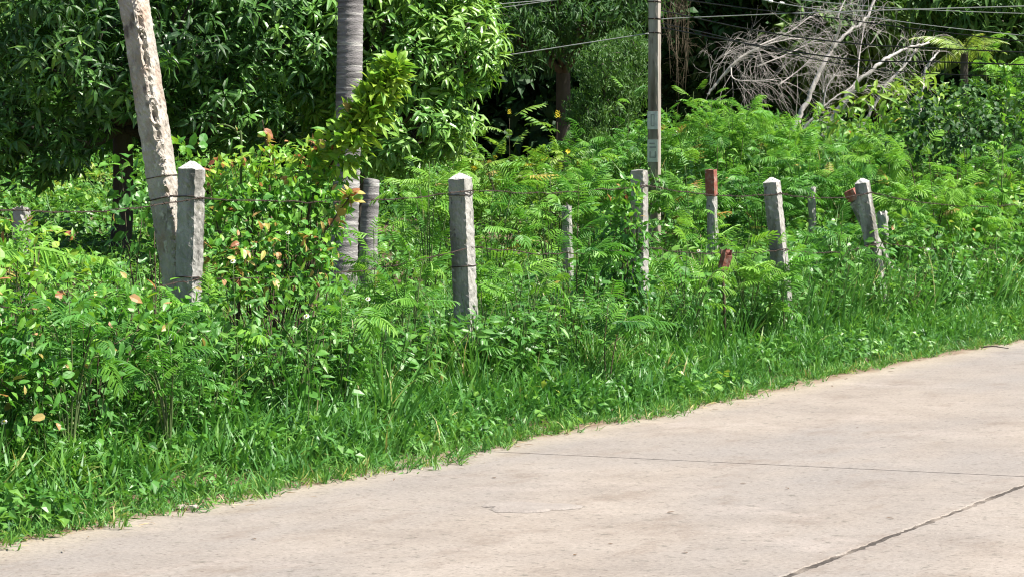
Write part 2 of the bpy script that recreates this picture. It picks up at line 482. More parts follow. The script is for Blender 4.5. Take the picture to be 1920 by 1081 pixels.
# ------------------------------------------------------------------ leaves
def leaf(L=1.0, W=0.3, fold=0.25, droop=0.25, stations=(0.0, 0.3, 0.68, 1.0), widths=(0, 1, 0.8, 0), wave=0.0, tint=0.0):
    """a leaf along +X, upper side +Z, folded along its midrib and bending down"""
    V, idx = [], []
    for t, w in zip(stations, widths):
        x = L * (t - 0.12 * droop * t * t); z = -droop * L * t * t
        if w == 0:
            idx.append((len(V),)); V.append((x, 0, z))
        else:
            h = W * 0.5 * w
            up = fold * h + wave * W * math.sin(t * 9)
            idx.append((len(V), len(V) + 1, len(V) + 2))
            V += [(x, h, z + up), (x, 0, z), (x, -h, z + up)]
    T = []
    for a, b in zip(idx[:-1], idx[1:]):
        if len(a) == 1 and len(b) == 3:
            T += [(a[0], b[1], b[0]), (a[0], b[2], b[1])]
        elif len(a) == 3 and len(b) == 1:
            T += [(a[0], a[1], b[0]), (a[1], a[2], b[0])]
        elif len(a) == 3:
            T += [(a[0], a[1], b[0]), (a[1], b[1], b[0]), (a[1], a[2], b[1]), (a[2], b[2], b[1])]
    return P(V, T, tint)


def blade(L, W, lean, curl, n=3, tint=0.0):
    """a grass blade: grows along +Z, leaning and curling towards +X"""
    V, T = [], []
    x = z = 0.0; ang = lean
    for i in range(n + 1):
        t = i / n
        w = W * 0.5 * (1 - t ** 2.2) * (0.6 + 0.4 * min(1, t * 4 + 0.3))
        if i == n:
            V.append((x, 0, z))
        else:
            V += [(x, w, z), (x, -w, z)]
        x += math.sin(ang) * L / n; z += math.cos(ang) * L / n; ang += curl / n
    for i in range(n - 1):
        a = 2 * i
        T += [(a, a + 1, a + 2), (a + 1, a + 3, a + 2)]
    a = 2 * (n - 1)
    T.append((a, a + 1, a + 2))
    return P(V, T, tint)


def rotz(a):
    c, s = math.cos(a), math.sin(a)
    return np.array([[c, -s, 0], [s, c, 0], [0, 0, 1.0]])


def comb(L, n, ll, lw, droop=0.3):
    """one pinna along +X: two rows of tiny leaflets"""
    V, T = [], []
    for k in range(n):
        t = 0.06 + 0.92 * k / (n - 1)
        x = L * (t - 0.1 * droop * t * t); z = -droop * L * t * t
        l = ll * (0.62 + 0.42 * math.sin(math.pi * (0.12 + 0.80 * t)))
        for sd in (-1, 1):
            i = len(V)
            V += [(x, 0, z), (x + lw * 0.9, sd * l * 0.55, z + 0.10 * l), (x + l * 0.42, sd * l, z + 0.05 * l), (x - lw * 0.25, sd * l * 0.5, z + 0.10 * l)]
            T += [(i, i + 1, i + 2), (i, i + 2, i + 3)] if sd > 0 else [(i, i + 2, i + 1), (i, i + 3, i + 2)]
    return P(V, T, 0.0)


def bipinnate(L=0.24, pairs=7, pin=0.085, droop=0.55, ll=0.012, nl=15, simple=False):
    """a feathery compound leaf along +X, its rachis arching down, pinnae in pairs"""
    r = []
    n = 5
    ts = np.linspace(0, 1, n)
    path = np.stack([L * ts * (1 - 0.12 * droop * ts), np.zeros(n), 0.10 * L * ts - droop * L * 0.62 * ts ** 2], -1)
    r.append(tube(path, np.linspace(0.0022, 0.0009, n), 3, 0.35, cap=False, smooth=False))
    for k in range(pairs + 1):
        t = 0.18 + 0.80 * k / pairs
        c = np.array([np.interp(t, ts, path[:, i]) for i in range(3)])
        ln = pin * (0.72 + 0.42 * math.sin(math.pi * min(1, 0.2 + 0.75 * t)))
        slope = -droop * 1.05 * t
        for sd in (-1, 1):
            a = sd * ((1.15 - 0.55 * t + rng.normal(0, 0.07)) if k < pairs else 0.28)
            f = np.array([math.cos(a) * math.cos(slope), math.sin(a), math.sin(slope) * 0.8 - 0.10])
            R = frames(f[None], np.array([[0.15, sd * -0.15, 1.0]]) + rng.normal(0, 0.12, (1, 3)))
            if simple:
                pl = leaf(1, 1, 0.12, 0.30, (0, 0.14, 0.5, 0.86, 1.0), (0, 0.85, 1.0, 0.8, 0))
                q = P(pl.V * np.array([ln, ll * 1.6, ln]), pl.T, rng.normal(0, 0.06))
            else:
                q = comb(ln, nl, ll, ln / nl, 0.3)
                q.t += rng.normal(0, 0.06)
            r.append(put(q, c[None], R))
    return join(r)


def pinnate(L=0.3, pairs=7, ll=0.075, lw=0.024, droop=0.4):
    r = []
    n = 4
    ts = np.linspace(0, 1, n)
    path = np.stack([L * ts, np.zeros(n), 0.08 * L * ts - droop * L * 0.6 * ts ** 2], -1)
    r.append(tube(path, np.linspace(0.0025, 0.001, n), 3, 0.4, cap=False, smooth=False))
    pl = leaf(ll, lw, 0.25, 0.2)
    for k in range(pairs):
        t = 0.18 + 0.78 * k / (pairs - 1)
        c = np.array([np.interp(t, ts, path[:, i]) for i in range(3)])
        for sd in (-1, 1):
            a = sd * (1.05 + rng.normal(0, 0.1))
            f = np.array([math.cos(a), math.sin(a), -0.25 - 0.5 * droop * t])
            r.append(put(pl, c[None], frames(f[None], np.array([[0.2, 0, 1.0]]) + rng.normal(0, 0.15, (1, 3))), rng.uniform(0.8, 1.1), rng.normal(0, 0.06)))
    r.append(put(pl, path[-1:], frames(np.array([[1, 0, -droop]]), np.array([[0, 0, 1.0]]))))
    return join(r)


MANGO_LEAF = [leaf(0.145, 0.039, 0.35, d, wave=wv) for d, wv in ((0.35, 0.0), (0.55, 0.05), (0.8, -0.04))]
MANGO_LOW = [leaf(0.145, 0.041, 0.35, d, (0, 0.45, 1.0), (0, 1, 0)) for d in (0.35, 0.55, 0.8)]
OVATE = [leaf(1.0, 0.62, 0.22, d, (0, 0.16, 0.5, 0.84, 1.0), (0, 0.78, 1.0, 0.52, 0), wave=wv) for d, wv in ((0.15, 0.02), (0.35, -0.03))]
OVATE_LOW = [leaf(1.0, 0.62, 0.22, d, (0, 0.26, 0.64, 1.0), (0, 0.95, 0.85, 0)) for d in (0.15, 0.35)]
KITE = [leaf(1.0, 0.60, 0.25, d, (0, 0.42, 1.0), (0, 1, 0)) for d in (0.15, 0.35)]
LANCE = [leaf(1.0, 0.34, 0.3, d) for d in (0.2, 0.45)]
MIXED = OVATE + [leaf(1.15, 0.42, 0.3, d, (0, 0.25, 0.6, 1.0), (0, 0.9, 0.85, 0)) for d in (0.2, 0.5)]
MIXED_LOW = OVATE_LOW + MIXED[2:]
FEATHER = [bipinnate(l, n_, p_, d, 0.0092, simple=True) for l, n_, p_, d in ((0.25, 8, 0.098, 0.25), (0.22, 7, 0.09, 0.5), (0.27, 8, 0.10, 0.8), (0.20, 6, 0.085, 1.0), (0.24, 7, 0.08, 0.1), (0.17, 5, 0.08, 0.6))]
FEATHER_LOW = [bipinnate(0.25, 6, 0.095, d, 0.012, simple=True) for d in (0.35, 0.6, 0.85)]
FEATHER_FAR = [bipinnate(l, n_, p_, d, 0.0108, simple=True) for l, n_, p_, d in ((0.27, 7, 0.11, 0.2), (0.24, 6, 0.10, 0.5), (0.28, 7, 0.11, 0.8), (0.21, 6, 0.095, 1.1), (0.25, 6, 0.085, 0.1), (0.18, 5, 0.09, 0.6))]
PINNATE = [pinnate(0.30, 7, 0.085, 0.030, d) for d in (0.3, 0.6)]


def whorl(n=11, seed=0):
    """leaves round a mango twig end: list of (variant, R, pos, scale, tint); axis +Z"""
    g = np.random.default_rng(seed)
    out = []
    for k in range(n):
        a = k * 2.4 + g.normal(0, 0.2)
        e = g.uniform(-0.75, 0.35) if k > 2 else g.uniform(0.3, 0.9)
        f = np.array([math.cos(a) * math.cos(e), math.sin(a) * math.cos(e), math.sin(e)])
        nrm = np.array([-math.cos(a) * math.sin(e), -math.sin(a) * math.sin(e), math.cos(e)]) + g.normal(0, 0.22, 3)
        R = frames(f[None], nrm[None])[0]
        out.append((int(g.integers(3)), R, np.array([0, 0, -0.03 + 0.06 * (k < 3)]) + f * 0.015, g.uniform(0.75, 1.15), g.normal(0, 0.07)))
    return out


WHORLS = [whorl(11, s) for s in range(6)]
WHORL_P = [join([put(MANGO_LEAF[v], p[None], R[None], s, t) for v, R, p, s, t in w]) for w in WHORLS]
WHORL_LOW = [join([put(MANGO_LOW[v], p[None], R[None], s, t) for v, R, p, s, t in w]) for w in WHORLS]


# ------------------------------------------------------------------ setting: ground and road
def build_ground():
    # one sheet to the horizon, fine near the verge
    s_ = np.unique(np.concatenate([np.linspace(-900, -4, 12), np.linspace(-4, 40, 120), np.linspace(40, 900, 14)]))
    w_ = np.unique(np.concatenate([np.linspace(-900, -42, 12), np.linspace(-42, -10, 50), np.linspace(-10, -6.4, 46), np.linspace(-6.4, -0.6, 6), np.linspace(-0.6, 3, 10), np.linspace(3, 900, 10)]))
    S, W = np.meshgrid(s_, w_, indexing='ij')
    X, Y = sw(S, W)
    Z = ground_z(X, Y)
    n, m = len(s_), len(w_)
    V = np.stack([X, Y, Z], -1).reshape(-1, 3)
    i = np.arange(n - 1)[:, None] * m; j = np.arange(m - 1)[None]
    a, b, c, d = i + j, i + j + 1, i + m + j, i + m + j + 1
    T = np.concatenate([np.stack([a, c, b], -1).reshape(-1, 3), np.stack([b, c, d], -1).reshape(-1, 3)])
    o = ob("ground", mesh("ground", P(V, T, 0.5, 0, True), 'soil'))
    o["kind"] = "structure"


build_ground()

ROAD_ROT = Matrix.Rotation(math.atan2(P_[1], P_[0]), 4, 'Z')       # local x = across (w), local y = along (s)
W_EDGE, W_JOINT, W_FAR = -6.88, -3.53, -0.42
S_JOINT = 13.72


def wavy(pts, amp, seed):
    g = np.random.default_rng(seed)
    return pts + g.normal(0, amp, len(pts))


def build_road():
    road = bpy.data.objects.new("road", None); COL.objects.link(road)
    road.matrix_world = ROAD_ROT
    road["kind"] = "structure"
    gap = 0.024
    lens = [S_JOINT - 20, S_JOINT - 10, S_JOINT, S_JOINT + 12.5, S_JOINT + 22.5, S_JOINT + 34]
    for lane, (w0, w1) in enumerate(((W_EDGE, W_JOINT - 0.015), (W_JOINT + 0.015, W_FAR))):
        for k in range(5):
            s0, s1 = lens[k] + gap * 0.35, lens[k + 1] - gap * 0.35
            if lane:
                s0 += 0.22; s1 += 0.22
            n = 220 if k in (1, 2, 3) else 40
            ys = np.linspace(s0, s1, n)
            left = wavy(np.full(n, w0), 0.0045 if lane else 0.012, 5 * k + lane)
            right = wavy(np.full(n, w1), 0.0045, 90 + 5 * k + lane)
            V, T = [], []
            ch = 0.006
            # slab outline with a worn, slightly chamfered arris
            for y, l, r in zip(ys, left, right):
                yy = y
                V += [(l, yy, -0.14), (l, yy, -ch), (l + ch, yy, 0), (r - ch, yy, 0), (r, yy, -ch), (r, yy, -0.14)]
            for i in range(n - 1):
                a, b = 6 * i, 6 * (i + 1)
                for q in range(5):
                    T += [(a + q, b + q, a + q + 1), (a + q + 1, b + q, b + q + 1)]
            for e in (0, 6 * (n - 1)):
                T += [(e, e + 1, e + 5), (e + 1, e + 4, e + 5), (e + 1, e + 2, e + 3), (e + 1, e + 3, e + 4)]
            p = P(V, T)
            part("slab", p, 'road', road)
    # filled joints lie a little below the slab faces
    g = np.random.default_rng(3)
    def strip(axis_long, c, a, b, half, z):
        n = 900
        t = np.linspace(a, b, n)
        h1, h2 = half + g.normal(0, half * 0.12, n), half + g.normal(0, half * 0.12, n)
        zz = z + g.normal(0, 0.0015, n)
        if axis_long:
            V = np.concatenate([np.stack([c - h1, t, zz], -1), np.stack([c + h2, t, zz], -1)])
        else:
            V = np.concatenate([np.stack([t, c - h1, zz], -1), np.stack([t, c + h2, zz], -1)])
        i = np.arange(n - 1)
        T = np.concatenate([np.stack([i, i + 1, n + i], -1), np.stack([i + 1, n + i + 1, n + i], -1)])
        return P(V, T, 0.5)
    part("joint_filler", strip(True, W_JOINT, -6, 47, 0.024, -0.004), 'joint', road)
    for k in range(1, 5):
        part("joint_filler", strip(False, lens[k], W_EDGE + 0.3, W_JOINT - 0.03, 0.016, -0.005), 'joint', road)
    # the thin grey cement patch that has flaked loose
    c = at(995, 950, 10.0); k = (0.0 - CAMZ) / (c.z - CAMZ); c = Vector((0, 0, CAMZ)) + (c - Vector((0, 0, CAMZ))) * k
    n = 26
    a = np.arange(n) / n * 2 * math.pi
    g = np.random.default_rng(8)
    rr = (1 + 0.18 * np.sin(3 * a + 1) + g.normal(0, 0.07, n))
    px, py = 0.23 * rr * np.cos(a), 0.20 * rr * np.sin(a)
    top = np.stack([px * 0.9, py * 0.9, 0.004 + 0.005 * (np.sin(a) < -0.2) * np.abs(g.normal(0.6, 0.4, n))], -1)
    low = np.stack([px, py, np.full(n, 0.0005)], -1)
    V = np.concatenate([top, low, [[0, 0, 0.006]]])
    T = []
    for i in range(n):
        j = (i + 1) % n
        T += [(i, j, 2 * n), (i, n + i, j), (j, n + i, n + j)]
    o = part("cement_patch", P(V, T), 'patch', road)
    o.matrix_parent_inverse = ROAD_ROT.inverted()
    o.location = (c.x, c.y, 0.001)


build_road()


# ------------------------------------------------------------------ grass and low cover (nobody could count it)
def tuft(n, h, w, spread, lean, curl, seed, dry=0.0):
    g = np.random.default_rng(seed)
    r = []
    for _ in range(n):
        b = blade(h * g.uniform(0.55, 1.15), w * g.uniform(0.7, 1.2), g.uniform(0.05, lean), g.uniform(0.2, curl), 3)
        a = g.uniform(0, 2 * math.pi)
        tt = g.normal(0, 0.11) + (0.42 if g.random() < dry else 0)
        r.append(put(b, np.array([[g.normal(0, spread), g.normal(0, spread), 0]]), rotz(a)[None], 1, tt))
    return join(r)


TUFT_SHORT = [tuft(10, 0.20, 0.0175, 0.04, 1.25, 1.6, 20 + i, 0.06) for i in range(6)]
TUFT_MID = [tuft(11, 0.34, 0.0185, 0.045, 0.95, 1.8, 30 + i, 0.08) for i in range(6)]
TUFT_TALL = [tuft(14, 0.62, 0.013, 0.05, 0.4, 1.2, 40 + i, 0.12) for i in range(5)]
STRAW = [tuft(9, 0.75, 0.008, 0.05, 0.5, 0.9, 50 + i, 0) for i in range(3)]


def weed(h, n, ll, seed, kind='ovate'):
    """an upright leafy weed, leaves in loose pairs up a thin stem (slot 1 = stem)"""
    g = np.random.default_rng(seed)
    top = np.array([g.normal(0, 0.12) * h, g.normal(0, 0.12) * h, h])
    path = np.stack([np.linspace(0, 1, 5)] * 3, -1) ** np.array([1.6, 1.6, 1.0]) * top
    r = [tube(path, np.linspace(0.005, 0.002, 5), 3, 0.5, 1, False)]
    src = OVATE_LOW if kind == 'ovate' else LANCE
    for k in range(n):
        t = 0.18 + 0.82 * k / n + g.normal(0, 0.03)
        c = np.array([np.interp(t, np.linspace(0, 1, 5), path[:, i]) for i in range(3)])
        a = k * 2.2 + g.normal(0, 0.4)
        e = g.uniform(-0.35, 0.65)
        f = np.array([math.cos(a) * math.cos(e), math.sin(a) * math.cos(e), math.sin(e)])
        s = ll * g.uniform(0.6, 1.15) * (1.1 - 0.45 * t)
        nrm = np.array([0, 0, 1.0]) + g.normal(0, 0.3, 3)
        c = c + f * ll * g.uniform(0.1, 0.8)
        r.append(put(src[int(g.integers(2))], c[None], frames(f[None], nrm[None]), s, g.normal(0, 0.10)))
    return join(r)


WEED_OV = [weed(0.42, 22, 0.085, 60 + i) for i in range(6)]
WEED_LA = [weed(0.42, 24, 0.10, 70 + i, 'lance') for i in range(5)]


def creeper(n, rad, ll, seed, src=None):
    src = src or KITE
    g = np.random.default_rng(seed)
    r = []
    for _ in range(n):
        d = g.uniform(0, 2 * math.pi); q = rad * math.sqrt(g.random())
        c = np.array([q * math.cos(d), q * math.sin(d), g.uniform(0.02, 0.14) + 0.08 * (1 - q / rad)])
        a = g.uniform(0, 2 * math.pi)
        f = np.array([math.cos(a), math.sin(a), g.uniform(-0.5, 0.2)])
        r.append(put(src[int(g.integers(2))], c[None], frames(f[None], np.array([[0, 0, 1.0]]) + g.normal(0, 0.35, (1, 3))), ll * g.uniform(0.6, 1.2), g.normal(0, 0.1)))
    return join(r)


CREEP = [creeper(16, 0.16, 0.075, 80 + i) for i in range(5)]
CREEP_BIG = [creeper(16, 0.26, 0.12, 85 + i) for i in range(4)]


def seedling(seed):
    """a low feathery seedling: few compound leaves"""
    g = np.random.default_rng(seed)
    r = [tube([(0, 0, 0), (0.01, 0, 0.2), (0, 0.02, 0.38)], [0.004, 0.003, 0.002], 3, 0.5, 1, False)]
    for k in range(7):
        a = k * 2.4; e = g.uniform(0.1, 0.8)
        f = np.array([math.cos(a) * math.cos(e), math.sin(a) * math.cos(e), math.sin(e)])
        r.append(put(FEATHER_LOW[int(g.integers(3))], np.array([[0, 0, 0.14 + 0.035 * k]]), frames(f[None], np.array([[0, 0, 1.0]])), g.uniform(0.7, 1.0), g.normal(0, 0.08)))
    return join(r)


SEEDLING = [seedling(95 + i) for i in range(3)]


def sow(protos, X, Y, s, tint, tilt=0.12, dz=0.0):
    n = len(X)
    k = rng.integers(len(protos), size=n)
    up = norm(np.stack([rng.normal(0, tilt, n), rng.normal(0, tilt, n), np.ones(n)], -1))
    a = rng.uniform(0, 2 * math.pi, n)
    fw = np.stack([np.cos(a), np.sin(a), np.zeros(n)], -1)
    x = norm(fw - np.sum(fw * up, -1, keepdims=True) * up)
    R = np.stack([x, np.cross(up, x), up], -1)
    pos = np.stack([X, Y, ground_z(X, Y) + dz], -1)
    s = np.broadcast_to(s, (n,)); tint = np.broadcast_to(tint, (n,))
    return [put(protos[i], pos[k == i], R[k == i], s[k == i], tint[k == i]) for i in range(len(protos)) if (k == i).any()]


def vnoise(x, y, f=1.0, ph=0.0):
    return (np.sin(x * 1.7 * f + ph) * np.cos(y * 1.3 * f - ph * 1.7) + np.sin(x * 3.9 * f - y * 2.7 * f + ph * 2.3) * 0.6 + np.sin(y * 5.3 * f + x * 2.1 * f + ph) * 0.4) / 2.0


def near_s(n, lo, hi):
    return rng.uniform(lo, hi, n)


def build_verge():
    # short lawn-like grass next to the road
    n = 6300
    s = near_s(n, 6.5, 31); d = rng.uniform(0, 1, n) ** 0.8 * 1.25 + 0.015
    w = edge_w(s) - d
    x, y = sw(s, w)
    hgt = np.clip(0.52 + d * 0.75 + 0.28 * vnoise(x, y, 1.6) + rng.normal(0, 0.12, n), 0.35, 1.7)
    tint = 0.41 + 0.20 * vnoise(x, y, 1.1, 2.0) + rng.normal(0, 0.09, n)
    ps = sow(TUFT_SHORT, x, y, hgt, tint, 0.25)
    n = 1900
    s = near_s(n, 6.5, 31); d = rng.uniform(0.35, 1.5, n)
    x, y = sw(s, edge_w(s) - d)
    keep = vnoise(x, y, 1.3, 4.0) + rng.normal(0, 0.25, n) > -0.15
    x, y, d = x[keep], y[keep], d[keep]
    ps += sow(TUFT_MID, x, y, np.clip(0.55 + 0.35 * d + rng.normal(0, 0.1, len(x)), 0.4, 1.3), 0.40 + 0.15 * vnoise(x, y, 1.0) + rng.normal(0, 0.08, len(x)), 0.2)
    # thin yellowing runners that creep out over the concrete
    n = 1100
    s = near_s(n, 6.5, 31); d = rng.normal(0.02, 0.05, n) - (rng.random(n) < 0.07) * rng.uniform(0.0, 0.22, n)
    x, y = sw(s, edge_w(s) - d)
    ps += sow(TUFT_SHORT, x, y, rng.uniform(0.25, 0.55, n), rng.uniform(0.3, 0.8, n), 0.7, np.maximum(0.004 - ground_z(x, y), 0))
    o = ob("verge_grass", mesh("verge_grass", join(ps), 'grass'))
    o["kind"] = "stuff"
    tag(o, "short green grass growing along the edge of the concrete road", "grass")
    # straw and brown litter in the crease between grass and concrete
    n = 4200
    s = near_s(n, 6.5, 31); d = rng.normal(0.02, 0.045, n) - (rng.random(n) < 0.06) * rng.uniform(0, 0.25, n)
    x, y = sw(s, edge_w(s) - d)
    a = rng.uniform(0, 2 * math.pi, n)
    fw = np.stack([np.cos(a), np.sin(a), rng.normal(0.05, 0.12, n)], -1)
    R = frames(fw, np.stack([rng.normal(0, .3, n), rng.normal(0, .3, n), np.ones(n)], -1))
    z = np.maximum(ground_z(x, y) + 0.012, 0.006)
    st = leaf(1, 0.10, 0.2, 0.1)
    o = ob("straw_litter", mesh("straw_litter", put(st, np.stack([x, y, z], -1), R, rng.uniform(0.015, 0.075, n), rng.uniform(0, 1, n) ** 1.8 * 0.9), 'dry'))
    o["kind"] = "stuff"
    tag(o, "brown straw litter along the edge of the concrete", "litter")


def weed_height(s):
    """how tall the weed belt stands along the fence"""
    return np.interp(s, [6, 9, 11.5, 13.5, 15, 16.5, 18, 20, 23, 26, 32], [1.55, 1.5, 1.25, 1.15, 0.95, 1.05, 1.2, 1.5, 1.65, 1.65, 1.5])


def build_weed_belt():
    ps = []
    n = 1800
    s = near_s(n, 6.5, 32)
    inner = np.interp(s, [6, 9, 11, 13, 14.5, 32], [0.62, 0.62, 0.7, 0.80, 0.85, 0.75])
    d = inner + rng.uniform(0, 1, n) * 1.5
    x, y = sw(s, edge_w(s) - d)
    ramp = smooth((d - inner) / 0.45)
    h = weed_height(s) * (0.6 + 0.45 * ramp) * (1 + 0.22 * vnoise(x, y, 1.7, 1.0)) * rng.uniform(0.75, 1.2, n)
    kind = vnoise(x, y, 1.2, 6.0) + rng.normal(0, 0.45, n)
    tint = 0.45 + 0.18 * vnoise(x, y, 0.9, 3.0) + rng.normal(0, 0.08, n)
    a, b = kind > 0.0, kind <= 0.0
    ps += sow(WEED_OV, x[a], y[a], h[a], tint[a], 0.3)
    ps += sow(WEED_LA, x[b], y[b], h[b], tint[b], 0.3)
    n = 420
    s = near_s(n, 13, 27); d = rng.uniform(0.92, 1.18, n)
    x, y = sw(s, edge_w(s) - d)
    k = rng.random(n) < 0.5
    ps += sow(WEED_LA, x[k], y[k], rng.uniform(1.0, 1.45, k.sum()), 0.42 + rng.normal(0, 0.12, k.sum()), 0.2)
    ps += sow(WEED_OV, x[~k], y[~k], rng.uniform(0.9, 1.35, (~k).sum()), 0.45 + rng.normal(0, 0.12, (~k).sum()), 0.2)
    # low broad-leaved plants among the grass near the road
    n = 1500
    s = near_s(n, 6.5, 31); d = rng.uniform(0.06, 1.0, n)
    x, y = sw(s, edge_w(s) - d)
    k = vnoise(x, y, 1.9, 9.0) + rng.normal(0, 0.3, n) > 0.22
    ps += sow(CREEP, x[k], y[k], rng.uniform(0.5, 0.95, k.sum()), 0.48 + rng.normal(0, 0.14, k.sum()), 0.25, 0.03)
    ps += sow(SEEDLING, *sw(*[np.array(v) for v in zip(*[(q, edge_w(q) - rng.uniform(0.9, 1.9)) for q in near_s(60, 8, 31)])]), rng.uniform(0.7, 1.25, 60), 0.55, 0.25)
    o = ob("roadside_weeds", mesh("roadside_weeds", join(ps), ['weed', 'stem']))
    o["kind"] = "stuff"
    tag(o, "belt of leafy green weeds between the grass and the fence", "weeds")
    # taller grass among them, some of it dry
    n = 2000
    s = np.concatenate([near_s(n // 2, 6.5, 32), near_s(n - n // 2, 15, 32)]); d = rng.uniform(0.75, 2.6, n)
    x, y = sw(s, edge_w(s) - d)
    ps = sow(TUFT_TALL, x, y, weed_height(s) ** 0.6 * rng.uniform(0.5, 1.0, n), 0.45 + 0.15 * vnoise(x, y, 1.0) + rng.normal(0, 0.1, n), 0.2)
    o = ob("tall_grass", mesh("tall_grass", join(ps), 'grass'))
    o["kind"] = "stuff"
    tag(o, "taller grass standing among the weeds along the fence", "grass")
    n = 260
    s = np.concatenate([near_s(110, 9, 31), near_s(150, 17.5, 25)]); d = rng.uniform(0.9, 2.6, n)
    x, y = sw(s, edge_w(s) - d)
    k = vnoise(x, y, 1.3, 7.0) + rng.normal(0, 0.3, n) + 0.25 * (s > 16) > 0.1
    ps = sow(STRAW, x[k], y[k], rng.uniform(0.6, 1.0, k.sum()), 0.5 + rng.normal(0, 0.2, k.sum()), 0.35)
    o = ob("dry_straw", mesh("dry_straw", join(ps), 'dry'))
    o["kind"] = "stuff"
    tag(o, "thin dry straw stalks among the weeds at the fence", "straw")


def in_view(x, y, m=0.06):
    return np.abs(x) < (960 / F + m) * y + 0.5


def field_mound(x, y):
    """height of the tangle that covers the field behind the fence"""
    w = x * P_[0] + y * P_[1]
    d = -8.2 - w
    h = 0.30 + 0.20 * vnoise(x, y, 0.55, 2.0) + 0.14 * vnoise(x, y, 1.4, 5.0)
    h = h + 0.75 * smooth((d - 4.0) / 9.0) + 0.6 * smooth((y - 30) / 12.0)
    h = h + 0.55 * smooth((x + 0.2 - 0.02 * y) / 4.0) * smooth((y - 22) / 6) + 0.65 * smooth((x - 0.3) / 1.5) * smooth((y - 29) / 5)
    return np.maximum(h, 0.06)


def build_field():
    # leafy ground cover over mounds: leaves sit on the surface of the tangle
    n = 8700
    y = 17 + 29 * rng.uniform(0, 1, n) ** 0.8
    x = rng.uniform(-1, 1, n) * (0.185 + 0.05) * y
    w = x * P_[0] + y * P_[1]
    k = w < -8.35
    x, y = x[k], y[k]; n = len(x)
    mh = field_mound(x, y)
    low = rng.random(n) ** 2.5
    dz = mh * (1 - 0.55 * low) - 0.10
    t = 0.5 + 0.22 * vnoise(x, y, 0.8, 1.0) + rng.normal(0, 0.10, n)
    big = y > 27
    ps = sow(CREEP, x[~big], y[~big], rng.uniform(0.7, 1.15, (~big).sum()), t[~big], 0.45, dz[~big])
    sel = big & (rng.random(n) < 0.62)
    ps += sow(CREEP_BIG, x[sel], y[sel], rng.uniform(0.7, 1.1, sel.sum()), t[sel], 0.45, dz[sel])
    k = rng.random(n) < 0.05
    ps += sow(WEED_LA, x[k], y[k], rng.uniform(0.7, 1.2, k.sum()), t[k], 0.3, np.maximum(mh[k] - 0.22, 0))
    o = ob("field_undergrowth", mesh("field_undergrowth", join(ps), ['weed', 'stem']))
    o["kind"] = "stuff"
    tag(o, "tangled leafy undergrowth covering the field behind the fence", "undergrowth")
    n = 1500
    y = 17 + 20 * rng.uniform(0, 1, n)
    x = rng.uniform(-1, 1, n) * 0.22 * y
    w = x * P_[0] + y * P_[1]
    k = (w < -8.4) & (vnoise(x, y, 0.9, 8.0) + rng.normal(0, 0.3, n) > 0.1)
    x, y = x[k], y[k]
    ps = sow(TUFT_TALL, x, y, rng.uniform(0.7, 1.15, len(x)), 0.45 + rng.normal(0, 0.12, len(x)), 0.2, np.maximum(field_mound(x, y) - 0.35, 0))
    o = ob("field_grass", mesh("field_grass", join(ps), 'grass'))
    o["kind"] = "stuff"
    tag(o, "long grass tufts growing through the field undergrowth", "grass")


build_verge()
build_weed_belt()
build_field()


# ------------------------------------------------------------------ trees
def lobes_px(rows):
    """crown lobes from (u, v, depth, radius x, radius y, radius z) with u, v photo pixels, radii metres"""
    return [(np.array(at(u, v, Y)), np.array([rx, ry, rz])) for u, v, Y, rx, ry, rz in rows]


def crown_points(lobes, per_m2, inner=0.25, cull=0.72, thick=0.22):
    """points and outward directions over the lobes' surfaces, with some inside, none deep in another lobe"""
    PP, NN = [], []
    for c, r in lobes:
        area = 4 * math.pi * ((r[0] * r[1]) ** 1.6 / 3 + (r[0] * r[2]) ** 1.6 / 3 + (r[1] * r[2]) ** 1.6 / 3) ** (1 / 1.6)
        n = int(area * per_m2)
        d = rand_dirs(n)
        q = 1.0 - np.abs(rng.normal(0, thick, n)) + rng.normal(0, 0.05, n)
        q = np.where(rng.random(n) < inner, rng.uniform(0.3, 1, n), q)
        lump = 1 + 0.10 * np.sin(d[:, 0] * 7 + c[0] * 3) * np.cos(d[:, 2] * 6 + c[2]) + 0.07 * np.sin(d[:, 1] * 11 + d[:, 0] * 9)
        PP.append(c + d * r * (q * lump)[:, None]); NN.append(norm(d / r))
    p, nn = np.concatenate(PP), np.concatenate(NN)
    keep = np.ones(len(p), bool)
    for c, r in lobes:
        keep &= np.sum(((p - c) / r) ** 2, -1) > cull ** 2 * (rng.random(len(p)) < 0.9)
    return p[keep], nn[keep]


def axes_to(zdir):
    n = len(zdir)
    a = rand_dirs(n)
    x = norm(a - np.sum(a * zdir, -1, keepdims=True) * zdir)
    return np.stack([x, np.cross(zdir, x), zdir], -1)


def limbs(base, lobes, r0, zfork, mi=0):
    """a tapered trunk that forks into limbs reaching into the lobes"""
    base = np.asarray(base, float)
    top = np.array([base[0] + 0.1, base[1], zfork])
    tr = bezier([base + [0, 0, -0.25], base + [0.03, 0, 0.1], (base + top) / 2 + [0.05, 0.03, 0], top], 6)
    k = len(tr)
    rad = r0 * (1 + 0.55 * np.exp(-np.linspace(0, 9, k))) * np.linspace(1, 0.72, k)
    trunk = tube(tr, rad, 12, 0.5, mi)
    br = []
    for c, r in lobes:
        mid = top * 0.45 + c * 0.55 + np.array([0, 0, -0.25]) + rng.normal(0, 0.12, 3)
        path = bezier([top - [0, 0, 0.25], mid, c], 6)
        br.append(tube(path, np.linspace(r0 * 0.5, 0.02, len(path)), 7, 0.5, mi))
        for _ in range(5):
            e = c + rand_dirs(1)[0] * r * 0.8
            p2 = bezier([path[len(path) // 2], (path[-1] + e) / 2 + rng.normal(0, 0.08, 3), e], 4)
            br.append(tube(p2, np.linspace(r0 * 0.18, 0.006, len(p2)), 5, 0.5, mi))
    return trunk, join(br)


